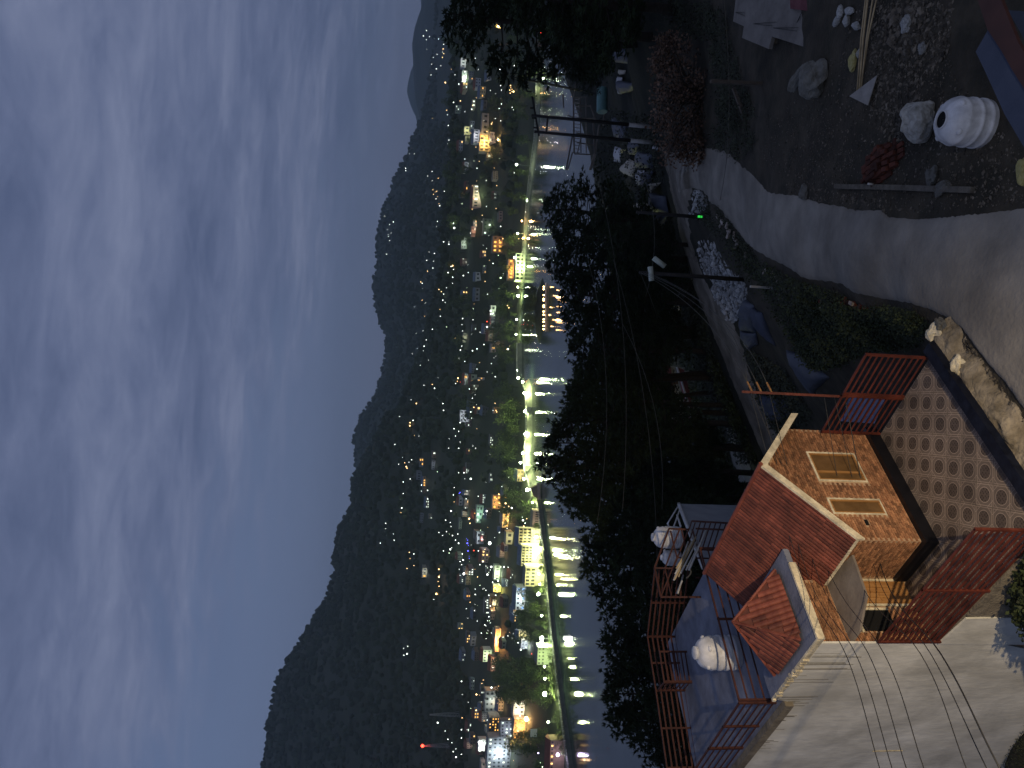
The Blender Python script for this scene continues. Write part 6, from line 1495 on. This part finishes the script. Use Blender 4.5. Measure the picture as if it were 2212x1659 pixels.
if q is not None:
    t_ = thing('billboard', q, 'white billboard on a post by the left shore road', 'billboard'); b = MB(); b.bar(q, q+ZZ*5, .3); b.build('post', M_lp, t_); b = MB(); b.box(q+ZZ*7, (2.6,0,0), (0,.12,0), (0,0,2.2)); b.build('panel', WALLM['white'], t_)

# trees across the water -------------------------------------------
def far_tree(x, y, s, k_, lb, g_):
    q = fhit(x, y)
    if q is None: return
    o = thing('shore_tree', q, lb, 'tree', g_); o.rotation_euler = (0,0,rn6.uniform(0,6.3)); o.scale = (s*rn6.uniform(.85,1.15), s, s*rn6.uniform(.8,1.15))
    for nm, me in zip(('trunk','crown'), BP[k_ % 4]):
        c = bpy.data.objects.new(nm, me); COL.objects.link(c); c.parent = o
TZ = [([(1118,0),(1172,150),(1160,290),(1135,470),(1128,600),(1100,600),(1060,420),(1070,0)],62,1.5,'leafy tree on the right bank of the lake'),
 ([(1110,610),(1128,640),(1122,760),(1118,810),(1080,760),(1070,640)],26,1.4,'leafy tree between the wooded point and the lake wall'),
 ([(1124,830),(1131,900),(1130,990),(1108,1000),(1095,850)],26,1.7,'leafy tree behind the curved lake wall'),
 ([(1120,1000),(1150,1060),(1160,1120),(1110,1130),(1085,1050)],26,1.2,'lamplit leafy tree at the left end of the lake wall'),
 ([(1150,1170),(1178,1230),(1180,1300),(1150,1300)],14,.9,'leafy tree in front of the floodlit building'),
 ([(1140,1270),(1182,1300),(1190,1390),(1140,1380)],18,1.3,'leafy tree on the shore left of the floodlit building'),
 ([(1090,1420),(1190,1430),(1200,1520),(1150,1520),(1095,1490)],34,1.7,'leafy tree in the wood on the left shore'),
 ([(1120,1590),(1190,1560),(1200,1700),(1110,1700)],16,1.4,'leafy tree at the left edge of the far shore'),
 ([(1000,0),(1030,300),(1040,600),(1045,1000),(1020,1000),(985,600),(980,300),(975,0)],58,1.6,'dark tree on the slope above the town lights')]
for Z_, n_, s_, lb in TZ:
    for k_, (x, y) in enumerate(scatter(Z_, n_, 6, rn6)): far_tree(x, y, s_*rn6.uniform(.55,1.0), k_+rn6.randint(0,3), lb, lb.replace('tree','trees'))
for k_ in range(46):
    y = 1072+k_*12.6+rn6.uniform(-6,6); q = G(interp(y, WLY, WLX), y, 0)+Vector((0, rn6.uniform(4,9), 1.2)); s = rn6.uniform(.28,.62)
    o = thing('shore_tree', q, 'small dark tree at the water edge of the left shore walk', 'tree', 'small trees along the left shore walk'); o.rotation_euler = (0,0,k_); o.scale = (s*1.3,s*1.3,s)
    for nm, me in zip(('trunk','crown'), BP[k_ % 4]):
        c = bpy.data.objects.new(nm, me); COL.objects.link(c); c.parent = o
for k_ in range(26):
    a, c = rn6.uniform(-24,24), rn6.uniform(2,26); o = thing('shore_tree', Vector((pc0.x+a, pc0.y+8+c, 1.5)), 'dense tree on the wooded point with the boathouse', 'tree', 'dense trees on the wooded point')
    for nm, me in zip(('trunk','crown'), BP[k_ % 4]):
        c = bpy.data.objects.new(nm, me); COL.objects.link(c); c.parent = o
# the woods as one mass: crowns over all the farther slopes
ico_b = bmesh.new(); bmesh.ops.create_icosphere(ico_b, subdivisions=1, radius=1); IV = np.array([v.co[:] for v in ico_b.verts]); IF = np.array([[v.index for v in f.verts] for f in ico_b.faces]); ico_b.free()
rg = np.random.default_rng(5)
def woods(name, obj_, n_, dmin, dmax, s0, s1, m, ymask=None):
    me = obj_.data; nv = len(me.vertices); co = np.empty(nv*3); me.vertices.foreach_get('co', co); co = co.reshape(-1,3)
    C_ = np.array([co[list(p.vertices)].mean(0) for p in me.polygons]); A_ = np.array([p.area for p in me.polygons])
    dp = C_@np.array(FW)-EYE*FW.z; xs = 1106+FPX*((C_-np.array(CAM))@np.array(DN))/dp
    ok = (dp > dmin) & (dp < dmax) & (C_[:,2] > 5)
    idx = np.where(ok)[0]; pr_ = A_[idx]/dp[idx]**1.3; pr_ /= pr_.sum(); pick = rg.choice(idx, n_, p=pr_)
    V_ = []; F_ = []
    pos = C_[pick] + rg.uniform(-8,8,(n_,3))*np.array([1,1,0])
    if CLEAR:
        cl = np.array(CLEAR); keep = (np.hypot(pos[:,None,0]-cl[None,:,0], pos[:,None,1]-cl[None,:,1]) > cl[None,:,2]).all(1)
        pos = pos[keep]; pick = pick[keep]; n_ = len(pos)
    sc_ = rg.uniform(s0, s1, n_)*(np.sqrt(dp[pick])/30)
    jit = 1+rg.uniform(-.28,.28,(n_,len(IV),1)); sh = np.stack([np.ones(n_)*1.1, np.ones(n_)*1.1, rg.uniform(.8,1.5,n_)],1)
    VV_ = pos[:,None,:] + IV[None]*jit*sc_[:,None,None]*sh[:,None,:] + np.array([0,0,1])*(sc_*.5)[:,None,None]
    FF_ = IF[None] + (np.arange(n_)*len(IV))[:,None,None]
    me2 = bpy.data.meshes.new(name); me2.vertices.add(n_*len(IV)); me2.vertices.foreach_set('co', VV_.reshape(-1).astype(np.float32))
    nf = n_*len(IF); me2.loops.add(nf*3); me2.polygons.add(nf); me2.loops.foreach_set('vertex_index', FF_.reshape(-1).astype(np.int32)); me2.polygons.foreach_set('loop_start', np.arange(0, nf*3, 3).astype(np.int32)); me2.update(calc_edges=True); me2.validate()
    me2.materials.append(m); o = bpy.data.objects.new(name, me2); COL.objects.link(o); o['kind'] = 'stuff'
woods('hillside_woods', landobj, 12000, 560, 2000, 2.4, 5.0, M_wood_far)
woods('distant_woods', hillB, 7000, 1300, 3150, 2.4, 4.6, M_wood_far)

# ---------------------------------------------------------------- say which one: add what stands nearest, then the order
LM = [(250,'near the long low building right of the arcade'),(305,'near the arched gallery'),(425,'near the long lit shed'),(490,'near the dark framed house'),(528,'near the orange windowed house'),(576,'near the terrace restaurant'),(660,'near the boathouse point'),(760,'near the straight lake wall'),(850,'near the first curved wall lamp'),(900,'near the dark sluice block'),(960,'near the middle of the lake wall'),(1010,'near the pale sluice house'),(1060,'near the boat shed'),(1110,'near the golden windowed house'),(1170,'near the floodlit building'),(1240,'near the floodlit left end block'),(1295,'near the white gabled house'),(1385,'near the orange street front'),(1450,'near the rose coloured house'),(1515,'near the large grey block'),(1570,'near the amber windows'),(1640,'near the bluish white block'),(120,'near the white crest house'),(60,'near the upper right corner')]
NLM = [(-20,'outermost at the corner'),(30,'above the slab roof'),(85,'right of the pylon'),(250,'by the dry bush'),(460,'by the thin black pole'),(600,'by the lamp pole'),(760,'beyond the tarpaulins'),(860,'by the cottage'),(960,'beside the thick trunk by the cottage'),(1060,'right of the white building'),(1150,'behind the stair railing'),(1300,'behind the tiled roof'),(1450,'behind the roof railing'),(1600,'behind the left roof railing')]
ORD = ['nearest','second','third','fourth','fifth','sixth','seventh','eighth','ninth']
def py_of(o):
    v = wloc(o)-CAM; return 829.5-FPX*v.dot(RT)/v.dot(FW), v.dot(FW)
def groups():
    g = {}
    for o in COL.objects:
        if o.parent is None and 'label' in o.keys(): g.setdefault(o['label'], []).append(o)
    return {k_: v for k_, v in g.items() if len(v) > 1}
for k_, v in groups().items():
    for o in v:
        y, d = py_of(o); L_ = LM if d > 200 else NLM
        s_ = min(L_, key=lambda a: abs(a[0]-y))[1]; o['label'] = o['label']+', '+s_
for k_, v in groups().items():
    if len(v) <= 9 and len(k_.split()) <= 14:
        v.sort(key=lambda o: py_of(o)[1])
        for i, o in enumerate(v): o['label'] = k_+', '+(ORD[i]+' of its kind' if i == 0 else ORD[i]+' nearest')
for o in COL.objects:
    if 'label' in o.keys():
        w_ = o['label'].split()
        if len(w_) > 16: o['label'] = ' '.join(w_[:16]).rstrip(',')
